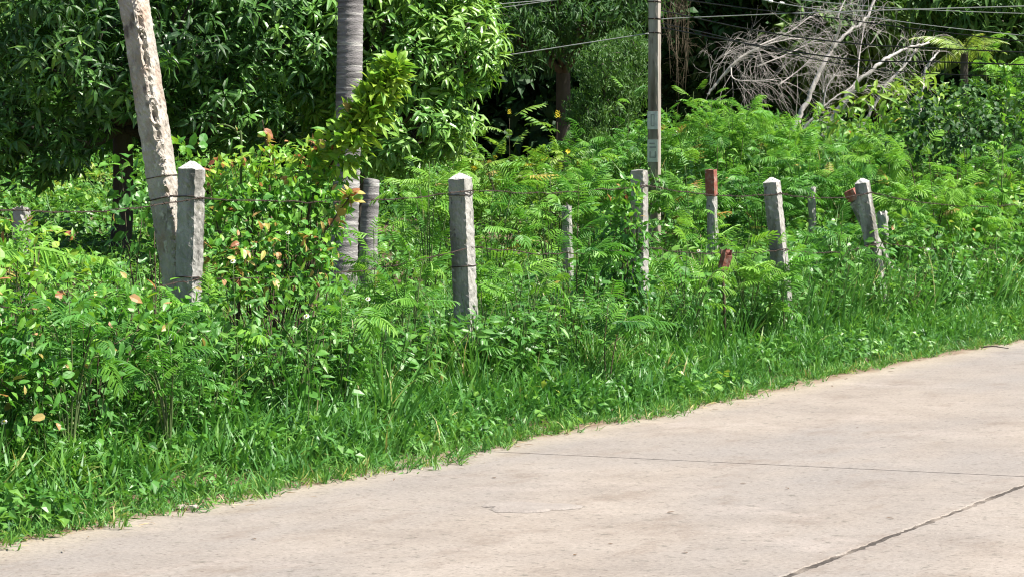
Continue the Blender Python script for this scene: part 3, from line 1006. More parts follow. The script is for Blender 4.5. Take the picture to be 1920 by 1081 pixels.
MANGO_LEAF_MESH = {}


def mango_leaf_mesh(v, t):
    b = int(np.clip(t * 5, 0, 4))
    if (v, b) not in MANGO_LEAF_MESH:
        MANGO_LEAF_MESH[(v, b)] = mesh("leaf", P(MANGO_LEAF[v].V, MANGO_LEAF[v].T, b / 5 + 0.1), 'mango')
    return MANGO_LEAF_MESH[(v, b)]


def mango_tree(base_uvY, r0, zfork, rows, label, n_leaf=280, dens=17, t0=0.40):
    lobes = lobes_px(rows)
    x, y = base_uvY
    base = np.array([x, y, float(ground_z(x, y))])
    t = thing("mango_tree", label, "tree", base)
    tr, br = limbs(base, lobes, r0, zfork)
    tr.V -= base; br.V -= base
    trunk = part("trunk", tr, 'bark', t)
    part("limb", br, 'bark', trunk)
    p, nn = crown_points(lobes, dens)
    # thinner where the photo looks neither at it nor through it
    yc = np.mean([c[1] for c, r in lobes])
    far = (p[:, 2] > 1.5 + 0.0645 * p[:, 1] + 0.5) | (p[:, 1] > yc + 0.7) | (p[:, 0] < -0.1846 * p[:, 1] - 0.5)
    keep = ~far | (rng.random(len(p)) < 0.35)
    p, nn, far = p[keep], nn[keep], far[keep]
    p = p - base
    axis = norm(nn * 0.55 + np.array([0.1, 0, 0.75]) + rng.normal(0, 0.22, nn.shape))
    R = axes_to(axis)
    sc_ = rng.uniform(0.8, 1.2, len(p))
    tint = np.clip(t0 + 0.16 * vnoise(p[:, 0] * 1.6, p[:, 2] * 1.6, 1.0, 3.0) + rng.normal(0, 0.12, len(p)) + 0.30 * (rng.random(len(p)) < 0.12), 0, 1)  # base tint and clump noise put sunlit and shaded foliage into the colour
    # leaves drawn one by one where the photo shows them largest
    vis = in_view(p[:, 0] + base[0], p[:, 1] + base[1], 0.0) & (p[:, 2] + base[2] < 1.5 + 0.062 * (p[:, 1] + base[1]))
    order = np.argsort((p[:, 1]) + 0.25 * rng.random(len(p)) + 100 * ~vis)
    nfront = n_leaf // 11
    front = np.zeros(len(p), bool); front[order[:nfront]] = True
    k = rng.integers(len(WHORLS), size=len(p))
    ps = []
    for pr, sel in ((WHORL_P, ~front & ~far), (WHORL_LOW, ~front & far)):
        for i in range(len(WHORLS)):
            q = (k == i) & sel
            if q.any():
                ps.append(put(pr[i], p[q], R[q], sc_[q] * (1.0 if pr is WHORL_P else 1.3), tint[q]))
    crown = part("crown", join(ps), 'mango', t, "stuff")
    for i in np.where(front)[0]:
        for v, Rl, pl, sl, tl in WHORLS[k[i]]:
            Rw = R[i] @ Rl
            pw = p[i] + R[i] @ pl * sc_[i]
            ob("leaf", mango_leaf_mesh(v, tint[i] + tl), crown, mat4(Rw, pw, sl * sc_[i]))
    return t


mango_tree((at(212, 400, 29)[0], 29.0), 0.135, 2.3,
           [(-60, 60, 28.2, 1.1, 1.1, 1.05), (60, 230, 27.6, 0.75, 0.8, 0.62), (150, 90, 27.2, 0.85, 0.9, 0.8), (330, 60, 28.2, 0.9, 0.9, 0.9),
            (420, 190, 28.4, 0.72, 0.8, 0.55), (520, 60, 28.6, 0.8, 0.9, 0.9), (300, -170, 29, 1.7, 1.6, 1.2), (0, -200, 29, 1.6, 1.6, 1.3),
            (560, -150, 29.3, 1.2, 1.3, 1.1), (200, -380, 29, 1.9, 1.9, 1.3), (120, 120, 30.3, 1.4, 1.2, 1.0), (420, 100, 30.5, 1.3, 1.2, 1.0), (-90, 260, 28.6, 0.7, 0.8, 0.55)],
           "tall mango tree with dark trunk rising behind the leaning concrete pole", 290, 38, 0.46)
mango_tree((at(655, 330, 30.2)[0], 30.2), 0.11, 1.9,
           [(720, 40, 28.8, 0.62, 0.7, 0.62), (800, 110, 28.6, 0.55, 0.6, 0.52), (880, 55, 28.7, 0.38, 0.5, 0.30), (795, 225, 28.5, 0.48, 0.6, 0.40), (885, 125, 28.6, 0.34, 0.4, 0.30),
            (740, 260, 28.4, 0.42, 0.55, 0.38), (640, 120, 29.1, 0.6, 0.7, 0.75), (640, 250, 29.5, 0.5, 0.6, 0.45), (730, -130, 29.2, 1.1, 1.1, 0.9), (830, -60, 29.0, 0.62, 0.7, 0.55), (840, 240, 28.9, 0.26, 0.4, 0.3), (720, 130, 30.2, 1.0, 0.9, 1.1)],
           "bright mango tree with drooping glossy leaves behind the coconut palm", 290, 43, 0.84)


def spray(n, L, drop, seed):
    """a hanging spray of fine feathery foliage"""
    g = np.random.default_rng(seed)
    r = []
    for k in range(n):
        a = g.uniform(0, 2 * math.pi); e = g.uniform(-1.1, 0.25) - drop
        f = np.array([math.cos(a) * math.cos(e), math.sin(a) * math.cos(e), math.sin(e)])
        c = g.normal(0, 0.10, 3)
        pl = leaf(L * g.uniform(0.6, 1.2), L * 0.19, 0.2, 0.3, (0, 0.5, 1.0), (0, 1, 0))
        r.append(put(pl, c[None], frames(f[None], np.array([[0, 0, 1.0]]) + g.normal(0, 0.4, (1, 3))), 1, g.normal(0, 0.1)))
    return join(r)


SPRAY = [spray(17, 0.20, 0.25, 200 + i) for i in range(5)]
SPRAY_BIG = [spray(15, 0.42, 0.1, 210 + i) for i in range(4)]
CLUMP = [creeper(14, 0.24, 0.17, 220 + i) for i in range(4)]


def wood_tree(name, base, r0, zfork, lobes, protos, matk, label, dens=20, tint0=0.4, scale=1.0, inner=0.3, down=0.0):
    base = np.array([base[0], base[1], float(ground_z(*base))])
    t = thing(name, label, "tree", base)
    tr, br = limbs(base, lobes, r0, zfork)
    tr.V -= base; br.V -= base
    trunk = part("trunk", tr, 'bark', t)
    part("limb", br, 'bark', trunk)
    p, nn = crown_points(lobes, dens, inner)
    p = p - base
    axis = norm(np.array([0, 0, 1.0 - down]) + nn * 0.5 + rng.normal(0, 0.25, nn.shape))
    R = axes_to(axis)
    s = rng.uniform(0.8, 1.25, len(p)) * scale
    tint = tint0 + rng.normal(0, 0.13, len(p))
    k = rng.integers(len(protos), size=len(p))
    ps = [put(protos[i], p[k == i], R[k == i], s[k == i], tint[k == i]) for i in range(len(protos))]
    part("crown", join(ps), matk, t, "stuff")
    return t


# fine-leaved trees in the middle
wood_tree("feathery_tree", (at(1045, 200, 48)[0], 48.0), 0.17, 3.6,
          lobes_px([(960, 60, 46, 0.8, 0.9, 0.6), (1010, -20, 46.5, 1.0, 1.0, 0.8), (1085, 20, 46.5, 0.85, 0.9, 0.7), (930, -40, 47, 1.0, 1.0, 0.9), (1140, -30, 47, 1.0, 1.0, 0.8), (1000, -190, 48, 2.2, 1.8, 1.3), (1180, -180, 48, 1.6, 1.6, 1.2)]),
          SPRAY, 'tamarind', "feathery leaved tree with a dark straight trunk in shade beyond the yellow flowering shrub", 18, 0.12, 1.0, 0.2)
wood_tree("drooping_tree", (at(1120, 250, 43)[0], 43.0), 0.06, 1.9,
          lobes_px([(1130, 120, 42, 0.42, 0.5, 0.36), (1100, 205, 42, 0.35, 0.45, 0.36), (1170, 90, 42.5, 0.42, 0.5, 0.3), (1160, 190, 42.5, 0.34, 0.5, 0.5), (1110, 280, 42, 0.34, 0.5, 0.4), (1185, 150, 42.6, 0.3, 0.4, 0.4)]),
          SPRAY, 'tamarind', "small drooping fine leaved tree beside the utility pole", 85, 0.40, 0.46, 0.35)
# the wood behind: trees one can tell apart by their place along the cables
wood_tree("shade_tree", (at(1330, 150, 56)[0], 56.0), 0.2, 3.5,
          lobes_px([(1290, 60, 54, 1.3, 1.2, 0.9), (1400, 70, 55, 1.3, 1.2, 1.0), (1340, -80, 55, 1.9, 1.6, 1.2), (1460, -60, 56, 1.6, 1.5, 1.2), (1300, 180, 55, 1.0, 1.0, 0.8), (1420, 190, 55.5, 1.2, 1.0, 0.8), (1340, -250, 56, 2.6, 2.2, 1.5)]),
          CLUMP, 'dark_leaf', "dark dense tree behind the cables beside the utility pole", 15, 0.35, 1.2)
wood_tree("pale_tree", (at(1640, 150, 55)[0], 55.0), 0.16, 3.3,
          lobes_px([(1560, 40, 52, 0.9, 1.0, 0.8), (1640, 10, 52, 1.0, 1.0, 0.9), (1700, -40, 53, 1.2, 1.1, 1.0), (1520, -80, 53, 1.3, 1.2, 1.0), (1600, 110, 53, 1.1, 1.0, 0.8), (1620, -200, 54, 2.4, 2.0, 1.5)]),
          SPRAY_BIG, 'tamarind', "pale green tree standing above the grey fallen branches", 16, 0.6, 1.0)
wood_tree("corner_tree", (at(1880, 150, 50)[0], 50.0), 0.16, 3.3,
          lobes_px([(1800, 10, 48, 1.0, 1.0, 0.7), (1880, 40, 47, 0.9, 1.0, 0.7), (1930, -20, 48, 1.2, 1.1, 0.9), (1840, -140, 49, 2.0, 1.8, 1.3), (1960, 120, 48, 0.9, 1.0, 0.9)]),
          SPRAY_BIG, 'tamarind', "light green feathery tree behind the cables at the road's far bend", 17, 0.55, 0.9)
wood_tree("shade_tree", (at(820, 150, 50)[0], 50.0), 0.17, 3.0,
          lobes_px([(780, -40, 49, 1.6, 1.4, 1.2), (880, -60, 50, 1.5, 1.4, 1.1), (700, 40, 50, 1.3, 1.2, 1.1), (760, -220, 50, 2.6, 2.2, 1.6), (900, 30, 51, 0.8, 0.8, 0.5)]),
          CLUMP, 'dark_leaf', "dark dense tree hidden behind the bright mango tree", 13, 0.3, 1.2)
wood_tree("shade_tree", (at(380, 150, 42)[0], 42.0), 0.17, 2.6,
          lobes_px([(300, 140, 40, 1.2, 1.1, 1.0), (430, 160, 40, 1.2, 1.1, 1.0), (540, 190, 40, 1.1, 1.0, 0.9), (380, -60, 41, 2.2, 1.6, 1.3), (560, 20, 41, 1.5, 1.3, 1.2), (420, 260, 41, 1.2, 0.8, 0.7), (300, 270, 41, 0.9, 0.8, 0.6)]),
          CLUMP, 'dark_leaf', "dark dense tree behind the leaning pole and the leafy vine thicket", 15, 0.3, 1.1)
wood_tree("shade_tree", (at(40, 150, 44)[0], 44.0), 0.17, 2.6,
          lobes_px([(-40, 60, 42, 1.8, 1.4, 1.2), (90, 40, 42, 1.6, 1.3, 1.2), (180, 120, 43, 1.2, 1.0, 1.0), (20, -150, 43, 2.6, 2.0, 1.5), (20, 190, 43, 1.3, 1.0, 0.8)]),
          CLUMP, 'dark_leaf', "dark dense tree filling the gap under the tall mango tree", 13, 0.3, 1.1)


def far_clump(seed):
    g = np.random.default_rng(seed)
    kite = leaf(0.17, 0.085, 0.25, 0.3, (0, 0.45, 1.0), (0, 1, 0))
    r = []
    for _ in range(11):
        a = g.uniform(0, 2 * math.pi)
        r.append(put(kite, g.normal(0, 0.13, (1, 3)), frames(np.array([[math.cos(a), math.sin(a), g.uniform(-0.6, 0.2)]]), np.array([[0, 0, 1.0]]) + g.normal(0, 0.4, (1, 3))), g.uniform(0.7, 1.2), g.normal(0, 0.1)))
    return join(r)


def build_far_wood():
    # a far wood that reads as one mass: leaves through a deep belt
    cl = [far_clump(700 + i) for i in range(4)]
    ps = []
    for n, y0, y1, lo, hi in ((4300, 60, 69, 2.4, 3.8), (1700, 70, 76, 6.0, 8.0)):
        x = rng.uniform(-22, 22, n); y = rng.uniform(y0, y1, n)
        top = 11 + 2.0 * vnoise(x, y, 0.25, 1.0)
        z = rng.uniform(-0.05, 1, n) * top
        p = np.stack([x, y, z], -1)
        R = axes_to(norm(np.array([0, -0.8, 1.0]) + rng.normal(0, 0.5, (n, 3))))
        k = rng.integers(4, size=n)
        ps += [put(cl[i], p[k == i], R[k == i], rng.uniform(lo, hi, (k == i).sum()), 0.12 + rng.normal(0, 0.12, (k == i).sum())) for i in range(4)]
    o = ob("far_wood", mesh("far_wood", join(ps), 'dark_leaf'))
    o["kind"] = "stuff"
    tag(o, "dark far wood closing the view behind all the trees", "wood")


build_far_wood()


def coconut_trunk(name, pts, r, label, zr, fronds=True):
    pts = np.array(pts, float)
    path = bezier(pts, 40)
    # resample at ring spacing
    dist = np.concatenate([[0], np.cumsum(np.linalg.norm(np.diff(path, axis=0), axis=1))])
    m = int(dist[-1] / 0.0175)
    t = np.linspace(0, dist[-1], m)
    path = np.stack([np.interp(t, dist, path[:, i]) for i in range(3)], -1)
    g = np.random.default_rng(int(r * 1e4))
    phase, rad = 0.0, []
    for i in range(m):
        phase += 0.0175 / g.uniform(0.05, 0.085)
        q = phase % 1.0
        rad.append(r * (1.0 + 0.022 * q - 0.01 + 0.032 * (q > 0.80) + g.normal(0, 0.005)))
    rad = np.array(rad) * np.interp(t, [0, 0.5, 1.2, dist[-1]], [1.35, 1.12, 1.03, 0.9])
    base = path[0].copy()
    th = thing(name, label, "palm tree" if fronds else "stump", base)
    tb = tube(path - base, rad, 18, 0.5, 0, True, True)
    # leaf scars run a little askew round the trunk
    V = tb.V
    V[:, 2] += 0.02 * np.sin(np.arctan2(V[:, 1], V[:, 0]) * 1.0 + V[:, 2] * 2.1)
    trunk = part("trunk", tb, 'coconut_trunk', th)
    if fronds:
        fr = palm_frond(2.6, 34, 0.5, 0.55)
        me = mesh("frond", fr, ['palm', 'stem'])
        topp = path[-1] - base
        for k in range(13):
            a = k * 2.4; e = rng.uniform(-0.2, 1.0)
            f = np.array([math.cos(a) * math.cos(e), math.sin(a) * math.cos(e), math.sin(e)])
            ob("frond", me, th, mat4(frames(f[None], np.array([[0, 0, 1.0]]))[0], topp))
    return th


def palm_frond(L, pairs, ll, droop):
    n = 8
    ts = np.linspace(0, 1, n)
    path = np.stack([L * ts * (1 - 0.2 * droop * ts), np.zeros(n), L * (0.1 * ts - droop * 0.7 * ts ** 2)], -1)
    r = [tube(path, np.linspace(0.02, 0.004, n), 4, 0.5, 1)]
    for k in range(pairs):
        t = 0.12 + 0.86 * k / pairs
        c = np.array([np.interp(t, ts, path[:, i]) for i in range(3)])
        for sd in (-1, 1):
            a = sd * (1.1 - 0.5 * t)
            f = np.array([math.cos(a), math.sin(a), -0.35 + rng.normal(0, 0.1) - 0.5 * droop * t])
            r.append(put(leaf(ll * (0.6 + 0.5 * math.sin(math.pi * min(t + 0.15, 1))), 0.028, 0.4, 0.25), c[None], frames(f[None], np.array([[0, 0, 1.0]]) + rng.normal(0, 0.2, (1, 3))), 1, 0.5 + rng.normal(0, 0.15)))
    return join(r)


def down_to_ground(u, v, Y, dz=-0.15):
    p = at(u, v, Y)
    return np.array([p.x, p.y, float(ground_z(p.x, p.y)) + dz])


coconut_trunk("coconut_palm", [down_to_ground(640, 500, 26.5), at(645, 470, 26.5), at(650, 330, 26.5), at(657, 0, 26.5), at(655, -500, 26.6), at(645, -900, 26.7)], 0.122,
              "grey ringed coconut palm trunk rising behind the vine thicket", 0.1)
coconut_trunk("palm_stump", [down_to_ground(690, 470, 27.3), at(691, 440, 27.3), at(694, 390, 27.3), at(697, 338, 27.3)], 0.084,
              "short pale palm stump standing just behind the grey coconut palm", 0.1, False)


def small_palm():
    c = down_to_ground(1800, 300, 40.5, 0)
    th = thing("young_palm", "young palm with yellow green fronds above the fallen branches", "palm tree", c)
    top = np.array(at(1808, 95, 40.5)) - c
    part("trunk", tube(bezier([(0, 0, -0.2), (0.05, 0, 0.8), top], 6), np.linspace(0.09, 0.06, 13), 8, 0.5), 'bark', th)
    me = mesh("frond", palm_frond(1.15, 26, 0.34, 0.7), ['palm', 'stem'])
    for k in range(12):
        a = 2.2 + k * 0.55; e = rng.uniform(-0.1, 0.8)
        f = np.array([math.cos(a) * math.cos(e), math.sin(a) * math.cos(e), math.sin(e)])
        ob("frond", me, th, mat4(frames(f[None], np.array([[0, 0, 1.0]]))[0], top, rng.uniform(0.5, 0.75)))


small_palm()


# ------------------------------------------------------------------ shrubs
FEATHER_MESH = {}


def leaf_obj_mesh(store, protos, v, t, mats, key):
    b = int(np.clip(t * 5, 0, 4))
    if (key, v, b) not in store:
        store[(key, v, b)] = mesh("leaf", P(protos[v].V, protos[v].T, protos[v].t + b / 5 + 0.1), mats)
    return store[(key, v, b)]


PATHS = {}


def shrub(name, u, v, Y, width, label, protos=None, mk='feather', n=70, tint=0.5, stems=4, ls=1.0, base=None, group=None, cat="shrub", zlow=0.30, stem_mat='brown_stem', lean=(0, 0)):
    """a leggy shrub whose top shows at pixel (u, v) at depth Y; its compound leaves are objects of their own"""
    protos = protos or FEATHER
    top = np.array(at(u, v, Y))
    g0 = np.array([top[0] - lean[0], top[1] - lean[1], float(ground_z(top[0], top[1]))])
    H = top[2] - g0[2]
    th = thing(name, label, cat, g0, group)
    paths = []
    for k in range(stems):
        a = rng.uniform(0, 2 * math.pi) if k else 0
        sp = width * 0.5 * (0.0 if k == 0 else rng.uniform(0.5, 1.0))
        hh = H * (1.0 if k == 0 else rng.uniform(0.70, 0.98)) - 0.05
        e = np.array([math.cos(a) * sp, math.sin(a) * sp * 0.8, hh]) + np.array([lean[0], lean[1], 0]) * hh / H
        if k == 0:
            mid = e * np.array([0.4, 0.4, 0.5]) + rng.normal(0, 0.03, 3)
            paths.append(bezier([(0, 0, -0.05), mid, e], 7))
        else:
            e[2] *= rng.uniform(0.82, 1.0)
            paths.append(bezier([(0, 0, -0.05), e * np.array([0.22, 0.22, 0.5]), e * np.array([0.62, 0.62, 0.94]), e + np.array([0, 0, -0.02])], 6))
    st = [tube(p, np.linspace(0.004 + 0.0025 * H, 0.002, len(p)), 5, 0.5) for p in paths]
    part("stem", st[0] if len(st) == 1 else join(st), stem_mat if 'dark' in label else 'stem', th)
    PATHS[th.name] = paths
    per = max(1, n // stems)
    for p in paths:
        for k in range(per):
            t = zlow + (1 - zlow) * (k + rng.random()) / per
            i = t * (len(p) - 1); i0 = int(min(i, len(p) - 2)); c = p[i0] + (p[i0 + 1] - p[i0]) * (i - i0)
            dr = norm(p[i0 + 1] - p[i0])
            ang = rng.uniform(0, 2 * math.pi) if dr[2] > 0.75 else rng.normal(0, 0.5)
            sd0 = np.cross(dr, [0.0, 0, 1.0]) if dr[2] <= 0.75 else np.array([math.cos(ang), math.sin(ang), 0])
            sd = norm(sd0) * (1 if k % 2 else -1)
            f = norm(dr * rng.uniform(0.3, 0.9) + sd * rng.uniform(0.5, 1.0) + np.array([0, 0, rng.uniform(-0.35, 0.4)]) + rng.normal(0, 0.15, 3))
            R = frames(f[None], np.array([[0.1, 0, 1.0]]) + rng.normal(0, 0.3, (1, 3)))[0]
            vv = int(rng.integers(len(protos)))
            dead = rng.random() < 0.018
            me = leaf_obj_mesh(FEATHER_MESH, protos, vv, rng.uniform(0, 0.5) if dead else tint + rng.normal(0, 0.17) + 0.12 * (t > 0.8), 'young' if dead else mk, ('young' if dead else mk) + str(id(protos)))
            c = c + f * rng.uniform(0, 0.3) * width * 0.35
            ob("leaf", me, th, mat4(R, c, ls * rng.uniform(0.6, 1.2)))
    return th


# (u, v of the top, depth, width, label, leaf count, tint, leaf scale)
SHRUBS = [
    (805, 292, 22.5, 0.7, "feathery shrub with arching fronds just behind the capped concrete post", 46, 0.6, 1.1),
    (925, 305, 24.0, 0.8, "feathery shrub between the capped post and the broken stub", 40, 0.5, 1.1),
    (1035, 285, 25.5, 0.9, "feathery shrub directly above the broken concrete stub", 50, 0.62, 1.15),
    (1112, 275, 27.5, 0.8, "feathery shrub against the lower utility pole, towards the flowering shrub", 60, 0.55, 1.2),
    (1180, 165, 36.6, 1.0, "tall dim feathery shrub beside the utility pole under the drooping tree", 60, 0.4, 1.2),
    (1300, 165, 36.2, 1.1, "tall bright feathery shrub just beyond the utility pole's plate", 74, 0.6, 1.3),
    (1372, 182, 34.0, 1.1, "bright feathery shrub below the grey heap of twigs", 74, 0.62, 1.3),
    (1436, 200, 35.0, 0.9, "feathery shrub at the foot of the longest leaning dead trunk", 74, 0.6, 1.3),
    (1345, 262, 29.5, 0.9, "dark feathery shrub above the stake with faded red top", 60, 0.18, 1.2),
    (1425, 272, 28.5, 0.9, "feathery shrub above the mossy tilted post", 60, 0.5, 1.15),
    (1285, 300, 27.0, 0.7, "feathery shrub between the utility pole and the red topped stake", 54, 0.62, 1.1),
    (1520, 272, 31.0, 0.9, "feathery shrub between the two tilted posts below the dead trunks", 66, 0.55, 1.2),
    (1590, 262, 32.0, 0.9, "feathery shrub under the crossing dead trunks", 60, 0.5, 1.2),
    (1665, 262, 29.0, 1.0, "bright feathery shrub beyond the most tilted fence post", 66, 0.65, 1.2),
    (1740, 266, 28.2, 0.9, "broad feathery shrub in front of the dark leafy bush", 64, 0.62, 1.15),
    (1800, 305, 29.4, 0.9, "low feathery shrub below the dark leafy bush", 60, 0.58, 1.1),
    (1872, 268, 30.6, 0.9, "feathery shrub beside the twining vine stem", 64, 0.6, 1.15),
    (1935, 240, 31.6, 1.0, "feathery shrub at the far end of the fence, cut by the picture edge", 60, 0.6, 1.15),
    (1690, 375, 27.2, 0.8, "low feathery shrub just past the last fence post", 54, 0.6, 1.0),
    (1890, 390, 30.0, 0.9, "low feathery shrub where the verge meets the far bend", 50, 0.6, 1.0),
    (1845, 62, 37.0, 1.5, "tall light feathery shrub rising above the dark glossy bush", 110, 0.7, 1.4),
    (1925, 85, 37.5, 1.5, "tall feathery shrub above the dark glossy bush, cut by the picture edge", 110, 0.65, 1.4),
    (1335, 176, 35.5, 1.1, "bright feathery shrub filling the gap under the grey heap of twigs", 84, 0.66, 1.2),
    (1410, 182, 36.2, 1.1, "feathery shrub rising just under the arched twigs", 84, 0.6, 1.2),
    (1250, 195, 37.2, 1.0, "feathery shrub right behind the utility pole's plate", 70, 0.45, 1.2),
    (1215, 222, 37.6, 0.9, "dim feathery shrub in the shade behind the utility pole", 60, 0.35, 1.2),
    (1482, 222, 34.0, 0.9, "feathery shrub hiding the foot of the longest dead trunk", 76, 0.6, 1.2),
    (1545, 258, 33.5, 0.9, "feathery shrub below the slender low dead branch", 70, 0.58, 1.2),
    (1625, 240, 33.8, 0.9, "feathery shrub below the straight pale dead branch", 70, 0.62, 1.2),
    (1688, 228, 33.6, 0.9, "feathery shrub below the short white stump branch", 70, 0.66, 1.2),
    (1095, 238, 37.5, 1.0, "feathery shrub under the small drooping tree", 70, 0.5, 1.2),
    (895, 228, 36.5, 0.9, "feathery shrub beside the edge of the bright mango crown", 70, 0.62, 1.2),
    (850, 268, 31.5, 0.9, "feathery shrub below the bright mango crown, behind the capped post", 60, 0.58, 1.1),
    (1340, 386, 25.0, 0.5, "feathery sprig hiding the foot of the red topped stake", 30, 0.6, 1.0),
    (1085, 330, 19.6, 0.6, "slender sapling with dark upright stem beside the vine covered post", 34, 0.5, 0.95),
    (770, 445, 17.2, 0.6, "low feathery plant in front of the slimmer palm, before the capped post", 40, 0.55, 0.85),
    (700, 408, 18.6, 0.4, "feathery sprig in front of the palm trunks", 22, 0.7, 0.9),
    (905, 455, 18.8, 0.5, "feathery plant growing at the capped post's sunny side", 26, 0.6, 0.85),
    (985, 470, 18.9, 0.6, "low feathery plant under the sagging barbed wire", 24, 0.55, 0.9),
    (1290, 440, 20.8, 0.7, "low feathery plant between the vine covered post and the tilted post", 26, 0.6, 1.0),
    (1475, 448, 22.2, 0.5, "feathery sprig at the foot of the mossy tilted post", 30, 0.55, 1.0),
    (1405, 430, 22.0, 0.6, "feathery sprig crossing the front of the mossy tilted post", 30, 0.6, 1.0),
    (1580, 385, 24.6, 0.6, "feathery plant leaning on the most tilted fence post", 34, 0.55, 1.0),
    (1140, 555, 18.2, 0.5, "small dark feathery plant at the foot of the vine covered post", 24, 0.35, 0.9),
    (48, 398, 15.4, 0.7, "feathery shrub below the barbed wire at the picture's corner thicket", 48, 0.55, 0.95),
    (22, 410, 14.8, 0.7, "feathery shrub cut by the picture edge near the leafy corner thicket", 44, 0.5, 0.95),
    (245, 505, 14.6, 0.6, "feathery plant in front of the leaning pole's foot", 40, 0.5, 0.85),
    (130, 545, 13.1, 0.6, "feathery plant overhanging the broad leaved corner thicket", 34, 0.5, 0.9),
    (315, 590, 13.7, 0.6, "feathery plant between the corner thicket and the small leaved bush", 36, 0.45, 0.85),
    (640, 545, 15.6, 0.5, "feathery plant below the foot of the grey coconut palm", 26, 0.5, 0.8),
    (390, 510, 15.0, 0.6, "bright feathery plant at the foot of the square post beside the leaning pole", 36, 0.6, 0.85),
]
for u, v, Y, wd, lb, n, ti, ls in SHRUBS:
    one = wd <= 0.5 or "sapling" in lb
    shrub("feathery_shrub", u, v, Y, wd, lb, FEATHER if Y < 26 else FEATHER_FAR, 'feather', n if Y < 26 else int(n * 2.25), ti + 0.02 + rng.normal(0, 0.15), 2 if one else 7, ls * (0.92 if Y < 26 else 0.72),
          group="feathery shrubs along the fence", zlow=0.35 if Y > 22 else 0.45)

def rot_between_up(d):
    z = norm(np.asarray(d, float)); x = norm(np.array([1.0, 0, 0]) - z * z[0])
    return np.stack([x, np.cross(z, x), z], -1)


# the shrub with yellow flower spikes
YF = []
for i, (u, v, Y, lb) in enumerate([(955, 215, 35.0, "yellow flowering shrub in front of the dark hollow, nearer the mango tree"), (1045, 222, 35.0, "yellow flowering shrub in front of the dark hollow, nearer the drooping tree")]):
    t = shrub("flowering_shrub", u, v, Y, 1.1, lb, PINNATE, 'cassia', 92, 0.6, 6, 1.15, group="yellow flowering shrubs", zlow=0.25)
    ps = []
    for k in range(22):
        a = k * 2.4
        ps.append(put(OVATE[0], np.array([[0.022 * math.cos(a), 0.022 * math.sin(a), 0.006 * k]]), frames(np.array([[math.cos(a), math.sin(a), 0.8]]), np.array([[0, 0, 1.0]])), 0.045 * (1.2 - k / 30), 0.5))
    if i == 0:
        fm = mesh("flower", join(ps), 'petal_yellow')
    for q in PATHS[t.name]:
        ob("flower", fm, t, mat4(rot_between_up(q[-1] - q[-2]), q[-1] + np.array([0, -0.05, 0.05]), rng.uniform(0.5, 0.8)))


def blob_shrub(name, label, lobes, mk, protos, size, dens, n_obj, tint0, cat="shrub", young=0.0, group=None, stem_px=None, face=0.5, inner=0.3):
    """a leafy thicket: leaves over and inside lobes; the largest in view are objects of their own"""
    c0 = sum(c for c, r in lobes) / len(lobes)
    base = np.array([c0[0], c0[1], float(ground_z(c0[0], c0[1]))])
    th = thing(name, label, cat, base, group)
    st = []
    for c, r in lobes:
        for _ in range(4):
            e = c + rand_dirs(1)[0] * r * 0.75 - base
            s0 = np.array([rng.normal(0, 0.15), rng.normal(0, 0.1), -0.05])
            st.append(tube(bezier([s0, (s0 + e) / 2 + rng.normal(0, 0.06, 3), e], 5), np.linspace(0.007, 0.002, 11), 4, 0.5))
    part("stem", join(st), 'brown_stem', th)
    p, nn = crown_points(lobes, dens, inner, 0.6, 0.16)
    p = p - base
    n = len(p)
    f = norm(nn * 0.6 + rng.normal(0, 0.7, (n, 3)) + np.array([0, 0, -0.25]))
    up = norm(nn * face + np.array([0.35, -0.05, 0.75]) + rng.normal(0, 0.42, (n, 3)))
    R = frames(f, up)
    s = size * rng.uniform(0.6, 1.25, n)
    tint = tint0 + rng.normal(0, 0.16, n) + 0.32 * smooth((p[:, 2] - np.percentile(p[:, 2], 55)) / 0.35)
    yg = rng.random(n) < young * (0.3 + 1.4 * (np.linalg.norm((p + base - c0), axis=1) > 0.4))
    vis = in_view(p[:, 0] + base[0], p[:, 1] + base[1], 0.0)
    order = np.argsort(p[:, 1] - 0.25 * (s / size) + 100 * ~vis + rng.normal(0, 0.1, n))
    front = np.zeros(n, bool); front[order[:n_obj]] = True
    k = rng.integers(len(protos), size=n)
    ps = []
    for i in range(len(protos)):
        q = (k == i) & ~front
        lo = OVATE_LOW[i] if protos is OVATE else MIXED_LOW[i] if protos is MIXED else protos[i]
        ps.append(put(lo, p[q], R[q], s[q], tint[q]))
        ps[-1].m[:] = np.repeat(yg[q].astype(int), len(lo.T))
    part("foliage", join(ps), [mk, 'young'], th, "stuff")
    for i in np.where(front)[0]:
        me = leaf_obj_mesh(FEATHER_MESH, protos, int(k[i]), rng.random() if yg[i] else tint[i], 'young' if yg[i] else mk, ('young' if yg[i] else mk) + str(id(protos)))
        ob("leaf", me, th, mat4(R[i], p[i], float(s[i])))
    return th


